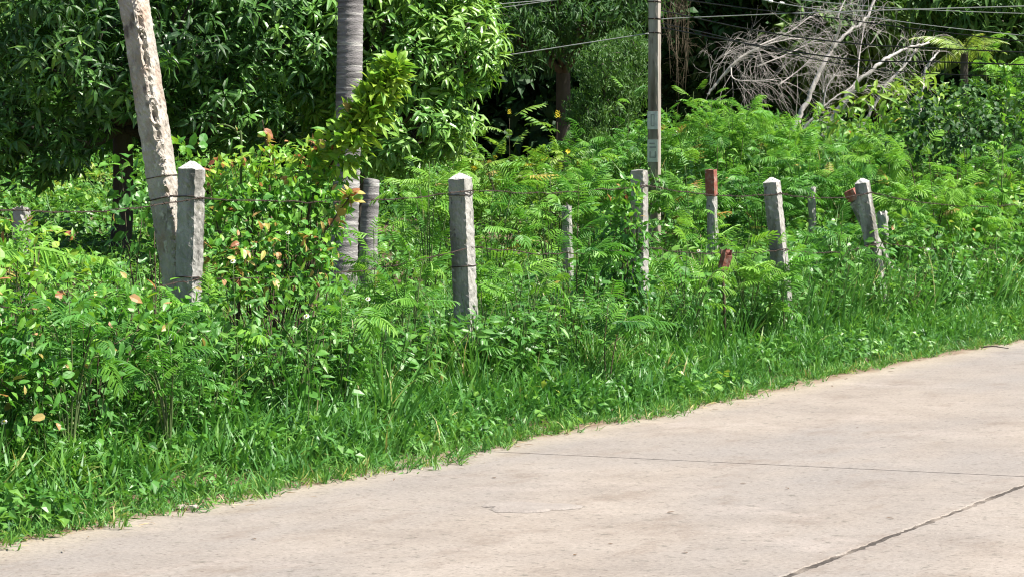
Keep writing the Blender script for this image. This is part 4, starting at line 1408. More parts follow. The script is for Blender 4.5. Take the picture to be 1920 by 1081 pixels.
blob_shrub("vine_thicket", "leafy vine thicket with reddish young leaves beside the square post and leaning pole",
           lobes_px([(450, 340, 16.9, 0.20, 0.3, 0.20), (545, 335, 17.0, 0.22, 0.3, 0.22), (410, 350, 16.8, 0.10, 0.2, 0.12), (500, 300, 17.0, 0.10, 0.15, 0.10), (480, 430, 16.7, 0.30, 0.35, 0.26), (590, 415, 16.8, 0.20, 0.3, 0.26), (622, 375, 16.9, 0.10, 0.2, 0.16), (575, 300, 17.0, 0.12, 0.2, 0.12), (420, 420, 16.6, 0.14, 0.2, 0.22), (520, 490, 16.5, 0.36, 0.35, 0.24), (605, 335, 17.0, 0.16, 0.2, 0.15), (440, 500, 16.3, 0.28, 0.3, 0.20)]),
           'vine', MIXED, 0.064, 440, 290, 0.56, "vine", 0.085)
blob_shrub("corner_thicket", "bright broad leaved thicket with orange tinged leaves at the near corner of the verge",
           lobes_px([(25, 450, 15.2, 0.20, 0.2, 0.12), (90, 470, 15.0, 0.18, 0.2, 0.12), (40, 560, 13.6, 0.30, 0.35, 0.22), (150, 560, 13.8, 0.30, 0.35, 0.20), (90, 640, 13.3, 0.34, 0.35, 0.22), (-10, 640, 13.0, 0.26, 0.3, 0.28), (200, 620, 13.9, 0.28, 0.3, 0.20), (20, 740, 12.8, 0.28, 0.3, 0.22), (290, 600, 14.3, 0.3, 0.3, 0.2)]),
           'vine', MIXED, 0.064, 250, 290, 0.50, "shrub", 0.035)
blob_shrub("roadside_bush", "broad leaved bush below the vine thicket, before the coconut palm",
           lobes_px([(430, 570, 15.0, 0.22, 0.3, 0.20), (540, 580, 15.5, 0.20, 0.3, 0.18), (350, 640, 14.4, 0.18, 0.25, 0.15), (480, 655, 14.9, 0.20, 0.25, 0.13), (620, 560, 16.2, 0.16, 0.3, 0.14), (600, 625, 15.7, 0.16, 0.25, 0.10)]),
           'weed', MIXED, 0.056, 260, 290, 0.42, "shrub", 0.012)
blob_shrub("shade_bush", "dim leafy bush behind the leaning pole, under the tall mango tree",
           lobes_px([(270, 330, 19.5, 0.26, 0.3, 0.24), (345, 300, 19.0, 0.20, 0.25, 0.16), (265, 420, 19.2, 0.24, 0.3, 0.26), (330, 370, 19.0, 0.20, 0.25, 0.25)]),
           'vine', OVATE, 0.085, 110, 120, 0.35, "shrub", 0.03)
blob_shrub("post_creeper", "creeper smothering the third fence post from the leaning pole",
           lobes_px([(1180, 365, 20.35, 0.07, 0.12, 0.14), (1178, 430, 20.3, 0.10, 0.15, 0.18), (1195, 440, 20.3, 0.075, 0.1, 0.10), (1168, 500, 20.2, 0.15, 0.15, 0.18), (1200, 540, 20.1, 0.10, 0.16, 0.12), (1160, 570, 20.1, 0.18, 0.2, 0.16), (1140, 420, 20.5, 0.10, 0.1, 0.18)]),
           'vine', MIXED, 0.066, 620, 290, 0.30, "vine", 0.01)
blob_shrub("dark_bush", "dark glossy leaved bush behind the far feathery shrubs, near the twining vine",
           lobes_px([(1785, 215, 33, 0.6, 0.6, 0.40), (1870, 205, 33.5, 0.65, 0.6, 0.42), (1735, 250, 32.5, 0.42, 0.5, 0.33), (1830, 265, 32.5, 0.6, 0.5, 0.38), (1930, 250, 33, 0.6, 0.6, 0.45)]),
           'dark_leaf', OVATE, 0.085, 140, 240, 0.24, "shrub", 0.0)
blob_shrub("leafy_bush", "lime green broad leaved bush at the foot of the fallen trunks",
           lobes_px([(1640, 215, 35.5, 0.5, 0.5, 0.35), (1720, 200, 35, 0.5, 0.5, 0.4), (1560, 250, 36, 0.5, 0.5, 0.35)]),
           'cassia', LANCE, 0.16, 80, 150, 0.6, "shrub", 0.01)
blob_shrub("far_bush", "leafy green bush at the verge end beyond the last post",
           lobes_px([(1760, 430, 28.0, 0.4, 0.4, 0.25), (1840, 440, 29.2, 0.4, 0.4, 0.28), (1910, 450, 30.2, 0.4, 0.4, 0.28), (1700, 440, 27.0, 0.3, 0.3, 0.22), (1890, 385, 30.5, 0.35, 0.4, 0.25), (1760, 490, 27.5, 0.4, 0.3, 0.22), (1840, 490, 28.6, 0.4, 0.3, 0.22), (1925, 490, 29.8, 0.4, 0.3, 0.22), (1700, 490, 26.6, 0.3, 0.3, 0.2)]),
           'weed', OVATE, 0.085, 110, 240, 0.5, "shrub", 0.005)
blob_shrub("tree_creeper", "creeper covered bush in the sunlit gap under the tall mango tree",
           lobes_px([(110, 395, 34, 0.6, 0.5, 0.35), (30, 420, 34, 0.6, 0.5, 0.35), (180, 420, 33, 0.5, 0.5, 0.3), (160, 350, 36, 0.5, 0.4, 0.3), (250, 450, 33, 0.5, 0.4, 0.3)]),
           'weed', OVATE, 0.10, 120, 200, 0.6, "shrub", 0.0)


def vine_on_stem(name, label, path_px, Y, n, size, width, mk='vine', tint=0.6, young=0.06, stem='brown_stem', extra=0):
    pts = [np.array(at(u, v, Y)) for u, v in path_px]
    pts[0] = np.array([pts[0][0], pts[0][1], float(ground_z(pts[0][0], pts[0][1])) - 0.04])
    base = pts[0].copy()
    path = bezier([p - base for p in pts], 10)
    th = thing(name, label, "vine", base)
    part("stem", tube(path, np.linspace(0.010, 0.003, len(path)), 5, 0.5), stem, th)
    t0 = 0.42
    ps = []
    for k in range(n + extra):
        t = t0 + (1 - t0) * rng.random() ** 0.9
        i = t * (len(path) - 1); i0 = int(min(i, len(path) - 2)); c = path[i0] + (path[i0 + 1] - path[i0]) * (i - i0)
        d = rand_dirs(1)[0]
        c = c + d * width * rng.random() ** 0.6 * (1.45 - 0.95 * t)
        f = norm(d * 0.7 + np.array([0.25, -0.1, 0.25]) + rng.normal(0, 0.5, 3))
        R = frames(f[None], (np.array([0.3, -0.15, 0.8]) + rng.normal(0, 0.45, 3))[None])[0]
        if k >= n:
            ps.append(put(LANCE[k % 2], c[None], R[None], size * rng.uniform(1.0, 1.5), tint + rng.normal(0, 0.15)))
            continue
        y_ = rng.random() < young
        vv = int(rng.integers(2))
        me = leaf_obj_mesh(FEATHER_MESH, OVATE, vv, rng.random() if y_ else tint + rng.normal(0, 0.16), 'young' if y_ else mk, ('young' if y_ else mk) + str(id(OVATE)))
        ob("leaf", me, th, mat4(R, c, size * rng.uniform(0.7, 1.25)))
    if ps:
        part("foliage", join(ps), mk, th, "stuff")
    return th


vine_on_stem("climbing_vine", "leafy climbing vine slanting up across the grey coconut palm", [(560, 560), (575, 420), (615, 320), (660, 250), (705, 180), (745, 125)], 16.9, 280, 0.080, 0.15, tint=0.98, young=0.03, extra=650)
vine_on_stem("twining_vine", "thin twining vine stem standing in front of the dark glossy bush", [(1880, 470), (1878, 360), (1882, 260), (1888, 180), (1884, 130)], 30.5, 60, 0.09, 0.07, tint=0.7, young=0.0, stem='stem')
vine_on_stem("red_leaf_vine", "trailing vine with pale and red leaves at the foot of the grey coconut palm", [(560, 560), (590, 480), (620, 420), (655, 370), (650, 372)], 16.6, 26, 0.075, 0.05, tint=0.9, young=0.6)
vine_on_stem("upright_shoot", "bare shoot with orange tip leaves standing out of the vine thicket", [(505, 470), (505, 340), (500, 280), (492, 225)], 17.0, 14, 0.065, 0.03, tint=0.95, young=0.5)
vine_on_stem("curled_tendril", "pale curled tendril rising from the vine thicket", [(440, 420), (452, 300), (445, 250), (420, 234), (402, 240)], 17.0, 5, 0.03, 0.02, tint=0.9, young=0.2, stem='stem')


# ------------------------------------------------------------------ fence
CEN_ANG = math.atan2(A_[1], A_[0])


def square_post(b, H, cap, rough, seed, nz=26, taper=1.0, chips=0.0, capslot=0):
    """a square concrete post with worn arrises and a low pyramid cap; z=0 at the ground, runs 0.2 below"""
    g = np.random.default_rng(seed)
    m = 4                                                     # divisions per side
    ring = []
    for sd in range(4):
        for k in range(m):
            q = -0.5 + k / m
            ring.append([(q, -0.5), (0.5, q), (-q, 0.5), (-0.5, -q)][sd])
    ring = np.array(ring)
    corner = np.isclose(np.abs(ring), 0.5).all(1)
    rr = ring.copy(); rr[corner] *= 0.945
    zs = np.concatenate([[-0.25 if H > 0.5 else -0.001], np.linspace(0, H, nz)])
    V = []
    for z in zs:
        k = b * (1 + (taper - 1) * max(z, 0) / H)
        q = rr * k + g.normal(0, rough, rr.shape)
        ch = corner & (g.random(len(rr)) < chips)
        q[ch] *= g.uniform(0.80, 0.95, (ch.sum(), 1))
        V += [(x, y, z) for x, y in q]
    n = len(rr)
    # cap: a slight shoulder, then the pyramid
    for f, dz in ((1.0, 0.004), (0.55, cap * 0.62), (0.16, cap)):
        V += [(x * b * taper * f + g.normal(0, rough), y * b * taper * f + g.normal(0, rough), H + dz + g.normal(0, rough)) for x, y in rr]
    T = []
    L = len(zs) + 3
    nshaft = (len(zs) - 1) * n * 2
    for i in range(L - 1):
        for j in range(n):
            a, a2, c, c2 = i * n + j, i * n + (j + 1) % n, (i + 1) * n + j, (i + 1) * n + (j + 1) % n
            T += [(a, a2, c), (a2, c2, c)]
    V.append((0, 0, H + cap * 1.05))
    for j in range(n):
        T.append(((L - 1) * n + j, (L - 1) * n + (j + 1) % n, len(V) - 1))
    p = P(V, T, 0.5)
    p.nshaft = nshaft
    return p


def rot_between(axis, yaw):
    R = frames(np.array([[math.cos(yaw), math.sin(yaw), 0.0]]), np.array([axis]))[0]
    z = norm(np.array(axis, float)); x = norm(np.array([math.cos(yaw), math.sin(yaw), 0.0]) - z * np.dot(z, [math.cos(yaw), math.sin(yaw), 0.0]))
    return np.stack([x, np.cross(z, x), z], -1)


def sub_tris(p, a, b):
    T = p.T[a:b]
    used = np.unique(T)
    new = np.zeros(len(p.V), int); new[used] = np.arange(len(used))
    return P(p.V[used], new[T], 0.5)


POST_TOPS = {}


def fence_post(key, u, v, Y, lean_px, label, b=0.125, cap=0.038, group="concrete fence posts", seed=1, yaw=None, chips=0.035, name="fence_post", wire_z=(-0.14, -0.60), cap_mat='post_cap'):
    """a post whose cap tip shows at (u, v); lean_px = how far its foot stands to the side of its top, in pixels per 100 pixels of height"""
    tip = np.array(at(u, v, Y))
    gz = float(ground_z(tip[0], tip[1]))
    H = tip[2] - gz
    off = lean_px / 100 * H
    foot = np.array([tip[0] + off, tip[1], gz])
    ax = norm(tip - foot)
    R = rot_between(ax, CEN_ANG if yaw is None else yaw)
    ln = np.linalg.norm(tip - foot)
    t = thing(name, label, "fence post", foot, group)
    sp = square_post(b, ln - cap, cap, 0.0018, seed, 60, chips=chips)
    part("shaft", put(sub_tris(sp, 0, sp.nshaft), np.zeros((1, 3)), R[None]), 'post', t)
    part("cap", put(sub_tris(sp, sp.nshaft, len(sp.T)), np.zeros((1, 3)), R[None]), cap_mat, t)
    # the tie wires that hold the strands
    for dz in wire_z:
        c = ax * (ln + dz)
        loop = []
        h = b * 0.515
        for x, y in ((-h, -h), (0, -h - 0.003), (h, -h), (h + 0.003, 0), (h, h), (0, h + 0.003), (-h, h), (-h - 0.003, 0), (-h, -h)):
            loop.append(c + R @ np.array([x, y, rng.normal(0, 0.006)]))
        part("tie_wire", tube(loop, 0.0032, 5, 0.5), 'wire', t)
    POST_TOPS[key] = (foot, ax, ln, R, b)
    return t


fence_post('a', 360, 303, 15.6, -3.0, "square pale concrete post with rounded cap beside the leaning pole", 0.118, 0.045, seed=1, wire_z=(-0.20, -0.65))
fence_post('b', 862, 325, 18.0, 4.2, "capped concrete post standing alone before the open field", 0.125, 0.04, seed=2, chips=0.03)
fence_post('c', 1199, 318, 20.6, 0.5, "fence post smothered by the creeper below the utility pole", 0.105, 0.012, seed=3, wire_z=(-0.12, -0.58), cap_mat='post')
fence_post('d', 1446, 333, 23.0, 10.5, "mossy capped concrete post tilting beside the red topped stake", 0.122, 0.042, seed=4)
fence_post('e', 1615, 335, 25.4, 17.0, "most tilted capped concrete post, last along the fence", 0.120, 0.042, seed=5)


def broken_post(u, v, Y, b, label, lean=0.0, mats='post', name="broken_post", seed=1, tip=None):
    top = np.array(at(u, v, Y)); gz = float(ground_z(top[0], top[1]))
    H = top[2] - gz
    foot = np.array([top[0] + lean * H, top[1], gz])
    t = thing(name, label, "fence post", foot, "old posts standing in the field")
    ax = norm(top - foot)
    R = rot_between(ax, CEN_ANG)
    p = square_post(b, H - 0.02, 0.015, 0.003, seed, 22, 0.95, 0.4)
    # a broken, uneven top
    m = p.V[:, 2] > H - 0.07
    p.V[m, 2] += np.random.default_rng(seed).normal(0, 0.012, m.sum())
    part("shaft", put(p, np.zeros((1, 3)), R[None]), mats, t)
    return t, ax, H, R


broken_post(1062, 386, 26.0, 0.085, "broken concrete stub standing in the field past the capped post", 0.03, seed=21)
broken_post(1522, 350, 29.0, 0.075, "thin grey stub between the two tilted fence posts", 0.02, seed=22)
broken_post(1655, 398, 27.5, 0.10, "grey stub half hidden just behind the most tilted post", 0.02, seed=23)
broken_post(40, 388, 24.0, 0.13, "low grey stub under the barbed wire near the corner thicket", 0.0, seed=24)
t_, ax_, H_, R_ = broken_post(1333, 320, 26.0, 0.088, "square concrete stake with faded red painted top", 0.03, seed=25, name="painted_stake")
part("painted_top", put(square_post(0.094, 0.24, 0.006, 0.001, 26, 8), (ax_ * (H_ - 0.235))[None], R_[None]), 'red_paint', t_)
t_, ax_, H_, R_ = broken_post(1588, 347, 26.4, 0.10, "leaning stake with bright red painted end just behind the last capped post", 0.50, seed=27, name="painted_stake")
part("painted_top", put(square_post(0.106, 0.10, 0.006, 0.001, 28, 6), (ax_ * (H_ + 0.0))[None], R_[None]), 'red_paint', t_)


def leaning_pole():
    b = 0.132
    top = np.array(at(232, -120, 15.9)); low = np.array(at(330, 500, 15.75))
    ax = norm(top - low)
    gz = float(ground_z(low[0], low[1]))
    foot = low + ax * ((gz - 0.05 - low[2]) / ax[2])
    ln = np.linalg.norm(top - foot) + 0.3
    R = rot_between(ax, CEN_ANG)
    t = thing("leaning_pole", "old spalled concrete pole with rust stains leaning beside the square post", "pole", foot)
    g = np.random.default_rng(77)
    m, nz = 8, 150
    ring = []
    for sd in range(4):
        for k in range(m):
            q = -0.5 + k / m
            ring.append([(q, -0.5), (0.5, q), (-q, 0.5), (-0.5, -q)][sd])
    ring = np.array(ring); n = len(ring)
    corner = np.isclose(np.abs(ring), 0.5).all(1)
    fade = np.exp(-np.sum((ring - np.array([-0.5, -0.5])) ** 2, 1) / 0.02)          # the arris that faces the road is broken away
    V = []
    zs = np.concatenate([[-0.2], np.linspace(0, ln, nz)])
    w1 = np.cumsum(g.normal(0, 0.02, len(zs)))
    for i, z in enumerate(zs):
        k = b * (1.06 - 0.10 * z / ln)
        q = ring * k
        q[corner] *= 0.95
        bite = 0.020 * max(0, math.sin(z * 9.0 + 2 * math.sin(z * 3.1)) * 0.6 + g.normal(0.35, 0.5))
        if 1.55 < z < 2.75:
            bite += 0.012
        q += np.outer(fade, [1, 1]) * bite
        step = 0.006 if (z > 2.32) else 0.0
        q += np.sign(ring) * np.array([step, 0]) * (ring[:, :1] < -0.4)
        q += g.normal(0, 0.0016, q.shape)
        V += [(x, y, z) for x, y in q]
    L = len(zs); T = []
    for i in range(L - 1):
        for j in range(n):
            a, a2, c, c2 = i * n + j, i * n + (j + 1) % n, (i + 1) * n + j, (i + 1) * n + (j + 1) % n
            T += [(a, a2, c), (a2, c2, c)]
    V.append((0, 0, ln)); T += [((L - 1) * n + j, (L - 1) * n + (j + 1) % n, len(V) - 1) for j in range(n)]
    part("shaft", put(P(V, T, 0.5), np.zeros((1, 3)), R[None]), 'pole_old', t)
    # crumbs of aggregate standing out along the broken arris
    ps = []
    for _ in range(90):
        z = g.uniform(0.7, ln - 0.1)
        c = np.array([-0.5 * b * 0.93, -0.5 * b * 0.93, z]) + np.array([g.normal(0, 0.010), g.normal(0, 0.010), 0])
        s = g.uniform(0.005, 0.013)
        o = P(rand_oct(g) * s, OCT_T, 0.5)
        ps.append(put(o, c[None]))
    part("aggregate", put(join(ps), np.zeros((1, 3)), R[None]), 'pole_old', t, "stuff")
    # the band and the wire that cross it
    for vv, rad in ((331, 0.0025), (372, 0.004)):
        c = (np.array(at(310, vv, 15.8)) - foot); z = np.dot(c, ax)
        h = b * 0.53
        loop = [R @ np.array([x, y, z + g.normal(0, 0.003)]) for x, y in ((-h, -h), (h, -h), (h, h), (-h, h), (-h, -h))]
        part("tie_wire", tube(loop, rad, 5, 0.5), 'wire', t)
    return t


OCT_T = np.array([(0, 2, 4), (2, 1, 4), (1, 3, 4), (3, 0, 4), (2, 0, 5), (1, 2, 5), (3, 1, 5), (0, 3, 5)])


def rand_oct(g):
    v = np.array([(1, 0, 0), (-1, 0, 0), (0, 1, 0), (0, -1, 0), (0, 0, 1), (0, 0, -1.0)])
    return v * g.uniform(0.6, 1.3, (6, 1))


leaning_pole()


def barbed(label, pts, seed):
    """one strand of barbed wire: two twisted wires with barbs every hand's breadth"""
    g = np.random.default_rng(seed)
    pts = np.array(pts, float)
    base = pts[0].copy()
    segs = []
    for a, b in zip(pts[:-1], pts[1:]):
        n = 22
        t = np.linspace(0, 1, n, endpoint=False)
        sag = 0.05 * np.linalg.norm(b - a) / 2.5 * g.uniform(0.5, 1.3)
        q = a + (b - a) * t[:, None]
        q[:, 2] -= sag * 4 * t * (1 - t)
        q += g.normal(0, 0.004, q.shape)
        segs.append(q)
    path = np.concatenate(segs + [pts[-1:]]) - base
    th = thing("barbed_wire", label, "barbed wire", base, "barbed wire strands")
    k = np.arange(len(path)) * 0.9
    offs = np.stack([np.zeros_like(k), np.cos(k), np.sin(k)], -1) * 0.0022
    part("strand", join([tube(path + offs, 0.0018, 4, 0.5), tube(path - offs, 0.0018, 4, 0.5)]), 'wire', th)
    dist = np.concatenate([[0], np.cumsum(np.linalg.norm(np.diff(path, axis=0), axis=1))])
    bm = []
    for q in range(2):
        d = norm(g.normal(0, 1, 3) * [0.5, 1, 1])
        bm.append(tube([-d * 0.02, d * 0.004, d * 0.02], [0.001, 0.0022, 0.001], 4, 0.5))
    bm.append(tube([(-0.008, 0, 0), (0.008, 0, 0)], 0.0046, 5, 0.5))
    meshes = [mesh("barb", put(join(bm), np.zeros((1, 3)), rotz(a)[None]), 'wire') for a in (0, 1.2, 2.4)]
    for i, z in enumerate(np.arange(0.05, dist[-1], 0.125)):
        c = [np.interp(z, dist, path[:, j]) for j in range(3)]
        ob("barb", meshes[i % 3], th, Matrix.Translation(c))
    return th


def on_post(key, dz):
    foot, ax, ln, R, b = POST_TOPS[key]
    return foot + ax * (ln + dz) + R @ np.array([0, -b * 0.53, 0])


def far_right(z):
    s, w = 31.0, -7.95
    x, y = sw(s, w)
    return np.array([x, y, z])


left0 = np.array(at(-120, 380, 13.2))
barbed("upper strand of rusty barbed wire strung along the fence posts", [left0, on_post('a', -0.20), on_post('b', -0.115), on_post('c', -0.12), on_post('d', -0.14), on_post('e', -0.14), far_right(1.25)], 5)
barbed("lower strand of rusty barbed wire half hidden in the weeds", [left0 - [0, 0, 0.5], on_post('a', -0.65), on_post('b', -0.48), on_post('c', -0.58), on_post('d', -0.60), on_post('e', -0.60), far_right(0.8)], 6)


# ------------------------------------------------------------------ utility pole and cables
def utility_pole():
    Y = 35.0
    c = at(1227, 200, Y)
    gz = float(ground_z(c.x, c.y))
    foot = np.array([c.x, c.y, gz])
    H = 6.5
    b0, b1 = 0.150, 0.118
    t = thing("utility_pole", "square grey concrete utility pole with white number plate", "utility pole", foot)
    R = rotz(CEN_ANG + 0.10)
    part("shaft", put(square_post(b0, H, 0.02, 0.0012, 41, 60, b1 / b0, 0.05), np.zeros((1, 3)), R[None]), 'pole', t)

    def zpx(v):
        return at(1227, v, Y).z - gz

    def side(z):
        return b0 * (1 + (b1 / b0 - 1) * z / H)
    # steel bands that carry the cables
    for v, hh in ((37, 0.016), (63, 0.012), (5, 0.014)):
        z = zpx(v); h = side(z) * 0.5 + 0.004
        band = join([box(-h, h, -h, -h + 0.006, z, z + hh), box(-h, h, h - 0.006, h, z, z + hh), box(-h, -h + 0.006, -h + 0.006, h - 0.006, z, z + hh), box(h - 0.006, h, -h + 0.006, h - 0.006, z, z + hh)])
        o = part("band", put(band, np.zeros((1, 3)), R[None]), 'wire', t)
        part("bolt", put(tube([(-h - 0.05, -h * 0.3, z + hh / 2), (-h + 0.01, -h * 0.3, z + hh / 2)], 0.008, 6), np.zeros((1, 3)), R[None]), 'wire', o)
    # the white plate (faces back along the road) with its outlined mark, and the painted mark below
    z0, z1 = zpx(243), zpx(209)
    h = side(z0) * 0.5
    plate = part("number_plate", put(box(-h - 0.006, -h - 0.0015, -h * 0.98, h * 0.98, z0, z1), np.zeros((1, 3)), R[None]), 'white_paint', t)
    def rect(y0, y1, za, zb, th_, x):
        return join([box(x - 0.002, x, y0, y1, za, za + th_), box(x - 0.002, x, y0, y1, zb - th_, zb), box(x - 0.002, x, y0, y0 + th_, za + th_, zb - th_), box(x - 0.002, x, y1 - th_, y1, za + th_, zb - th_)])
    zc = (z0 + z1) / 2
    part("mark", put(rect(-0.024, 0.024, zc - 0.075, zc + 0.075, 0.010, -h - 0.0065), np.zeros((1, 3)), R[None]), 'grey_paint', plate)
    z0, z1 = zpx(304), zpx(262)
    h = side(z0) * 0.5
    pb = part("painted_band", put(box(-h - 0.005, -h - 0.0012, -h * 0.97, h * 0.97, z0, z1), np.zeros((1, 3)), R[None]), 'white_paint', t)
    st = []
    za = z0 + 0.05
    for y0, y1, dz in ((-0.045, -0.030, 0), (0.025, 0.040, 0)):
        st.append(box(-h - 0.0075, -h - 0.0055, y0, y1, za, za + 0.085))
    st.append(box(-h - 0.0075, -h - 0.0055, -0.030, 0.025, za, za + 0.016))
    st.append(box(-h - 0.0075, -h - 0.0055, -0.045, 0.040, za + 0.125, za + 0.145))
    st.append(box(-h - 0.0075, -h - 0.0055, -0.03, 0.045, za + 0.175, za + 0.190))
    part("painted_mark", put(join(st), np.zeros((1, 3)), R[None]), 'grey_paint', pb)
    return foot


utility_pole()


def cable(label, pts, Ys, r, mk, sag=0.0):
    q = np.array([at(u, v, y) for (u, v), y in zip(pts, Ys)])
    path = bezier(q, 14) if len(q) > 2 else np.linspace(q[0], q[1], 14)
    t = np.linspace(0, 1, len(path))
    path[:, 2] -= sag * 4 * t * (1 - t)
    base = path[0].copy()
    o = ob("overhead_cable", mesh("overhead_cable", tube(path - base, r, 5, 0.5), mk))
    o.location = base
    return tag(o, label, "cable", "overhead cables")


cable("pale cable running from the utility pole to behind the bright mango tree", [(1216, 63), (1080, 84), (950, 104), (700, 140)], [34.9, 36, 37, 39], 0.0065, 'cable_grey')
cable("upper of the two thin cables above the bright mango tree", [(1216, -8), (1040, 0), (870, 14), (600, 40)], [34.9, 35.5, 36, 37], 0.0045, 'cable_grey')
cable("lower of the two thin cables above the bright mango tree", [(1216, -20), (1040, 1), (920, 18), (640, 60)], [34.9, 35.5, 36, 37], 0.005, 'cable_grey')
cable("pale straight cable leaving the utility pole at its rusty band", [(1240, 36), (1300, 33), (1580, 22), (2050, 8)], [34.9, 34.6, 33, 31], 0.0065, 'cable_grey')
cable("pale cable sloping down past two white insulators", [(1240, -40), (1440, 2), (1570, 23), (1760, 50), (2050, 80)], [34.9, 33.8, 33, 32, 31], 0.0045, 'cable_grey')
cable("thin dark cable just under the pale sloping cable", [(1240, -6), (1400, 16), (1560, 34), (1760, 60), (2050, 92)], [34.9, 33.9, 33, 32, 31], 0.007, 'cable_black')
cable("dark cable crossing the middle of the leaning dead trunks", [(1240, 20), (1420, 58), (1600, 82), (1780, 92), (2050, 104)], [34.9, 33.9, 33, 32, 31], 0.008, 'cable_black')
cable("thick dark cable drooping over the heap of twigs", [(1240, 52), (1400, 82), (1600, 112), (1780, 117), (2050, 126)], [34.9, 33.9, 33, 32, 31], 0.009, 'cable_black')
cable("thin grey cable dropping from the pole across the dark tree", [(1240, 44), (1340, 66), (1440, 92), (1660, 132), (2050, 150)], [34.9, 34.2, 33.6, 32.4, 31], 0.006, 'cable_black')
cable("thin pale cable above the young palm", [(1240, -30), (1500, 0), (1720, 18), (2050, 30)], [34.9, 33.4, 32.2, 31], 0.0045, 'cable_grey')
for u, v, lb in ((1445, 3, "small white insulator on the sloping cable, nearer the utility pole"), (1466, 6, "small white insulator on the sloping cable, farther from the utility pole")):
    c = np.array(at(u, v, 33.75))
    zz = [(-0.03, 0.006), (-0.022, 0.016), (-0.01, 0.011), (0.0, 0.018), (0.012, 0.011), (0.022, 0.016), (0.03, 0.006)]
    p = tube([(x, 0, -x * 0.15) for x, r in zz], [r for x, r in zz], 10)
    o = ob("insulator", mesh("insulator", p, 'white_paint')); o.location = c
    tag(o, lb, "insulator", "cable insulators")


# ------------------------------------------------------------------ fallen dead trees
def twigs(path, n, L, g, spread=0.6, level=2, r=0.006, t0=0.25):
    out = []
    for _ in range(n):
        t = t0 + (1 - t0) * g.random()
        i = t * (len(path) - 1); i0 = int(min(i, len(path) - 2)); c = path[i0] + (path[i0 + 1] - path[i0]) * (i - i0)
        d = norm(path[i0 + 1] - path[i0])
        e = norm(d + g.normal(0, spread, 3) * [1, 0.6, 1])
        l = L * g.uniform(0.4, 1.1)
        dr = g.uniform(-0.6, 0.1)
        q = np.array([c, c + e * l * 0.5 + g.normal(0, 0.06 * l, 3), c + e * l + np.array([0, 0, dr * l])])
        q = bezier(q, 3)
        out.append(tube(q, np.linspace(r, r * 0.35, len(q)), 3, 0.5, 0, False))
        if level > 1:
            out += twigs(q, 4, L * 0.5, g, spread, level - 1, r * 0.6, 0.3)
    return out


def dead_tree(label, trunk_px, Y, r, branches, seed, ntw=14, L=0.7, mk='dead', reach=0.35, tr=0.0036):
    g = np.random.default_rng(seed)
    q = [np.array(at(u, v, Y + dy)) for u, v, dy in trunk_px]
    root = q[0].copy(); gz = float(ground_z(root[0], root[1]))
    d0 = norm(q[0] - q[1])
    ext = q[0] + d0 * min(reach, max(0.2, (q[0][2] - gz) / max(0.15, -d0[2]))) if d0[2] < -0.1 else q[0]
    q = [ext] + q
    base = ext.copy()
    th = thing("dead_tree", label, "dead tree", base, "fallen dead trees")
    path = bezier([p - base for p in q], 8)
    path[1:] += g.normal(0, r * 0.22, path[1:].shape)
    part("trunk", tube(path, np.linspace(r, r * 0.35, len(path)) * g.uniform(0.88, 1.14, len(path)), 8, 0.5), mk, th)
    allp = [path]
    for bpx, br in branches:
        bp = bezier([np.array(at(u, v, Y + dy)) - base for u, v, dy in bpx], 8)
        part("branch", tube(bp, np.linspace(br, br * 0.35, len(bp)), 6, 0.5), mk, th)
        allp.append(bp)
    tw = []
    for p in allp:
        tw += twigs(p, ntw, L, g, r=tr)
    part("twigs", join(tw), 'twig', th, "stuff")
    return th


dead_tree("longest pale dead trunk leaning up to the cables", [(1502, 215, 0), (1530, 150, 0.1), (1558, 95, 0.2), (1590, 60, 0.3), (1622, 35, 0.5), (1660, -40, 0.8)], 40, 0.042,
          [([(1558, 95, 0.2), (1575, 50, 0), (1572, 28, -0.1), (1590, -10, 0)], 0.022), ([(1607, 150, 0), (1612, 100, 0.2), (1622, 40, 0.4)], 0.014)], 1, 13, 0.95)
dead_tree("grey dead trunk slanting toward the young palm", [(1565, 218, 0), (1600, 165, 0), (1650, 120, 0.1), (1690, 95, 0.3), (1740, 80, 0.5)], 38.5, 0.042,
          [([(1578, 208, 0), (1600, 175, -0.1), (1625, 162, -0.2), (1650, 163, -0.2)], 0.018)], 2, 12, 0.8)
dead_tree("slender pale dead branch lying low before the grey dead trunk", [(1507, 242, 0), (1545, 200, 0), (1600, 160, 0.1)], 37.8, 0.024,
          [([(1543, 200, 0), (1550, 165, 0), (1565, 140, 0.1)], 0.014), ([(1543, 175, 0), (1545, 152, 0)], 0.012)], 3, 12, 0.45)
dead_tree("straight pale dead branch rising under the young palm", [(1635, 205, 0), (1665, 155, 0), (1700, 120, 0.1), (1718, 92, 0.2)], 38.8, 0.026,
          [([(1692, 128, 0), (1700, 105, 0), (1708, 92, 0)], 0.012)], 4, 9, 0.5)
dead_tree("short white dead stump branch beside the dark glossy bush", [(1729, 172, 0), (1733, 140, 0), (1745, 115, 0), (1762, 95, 0.1)], 38.0, 0.030, [], 5, 4, 0.3)
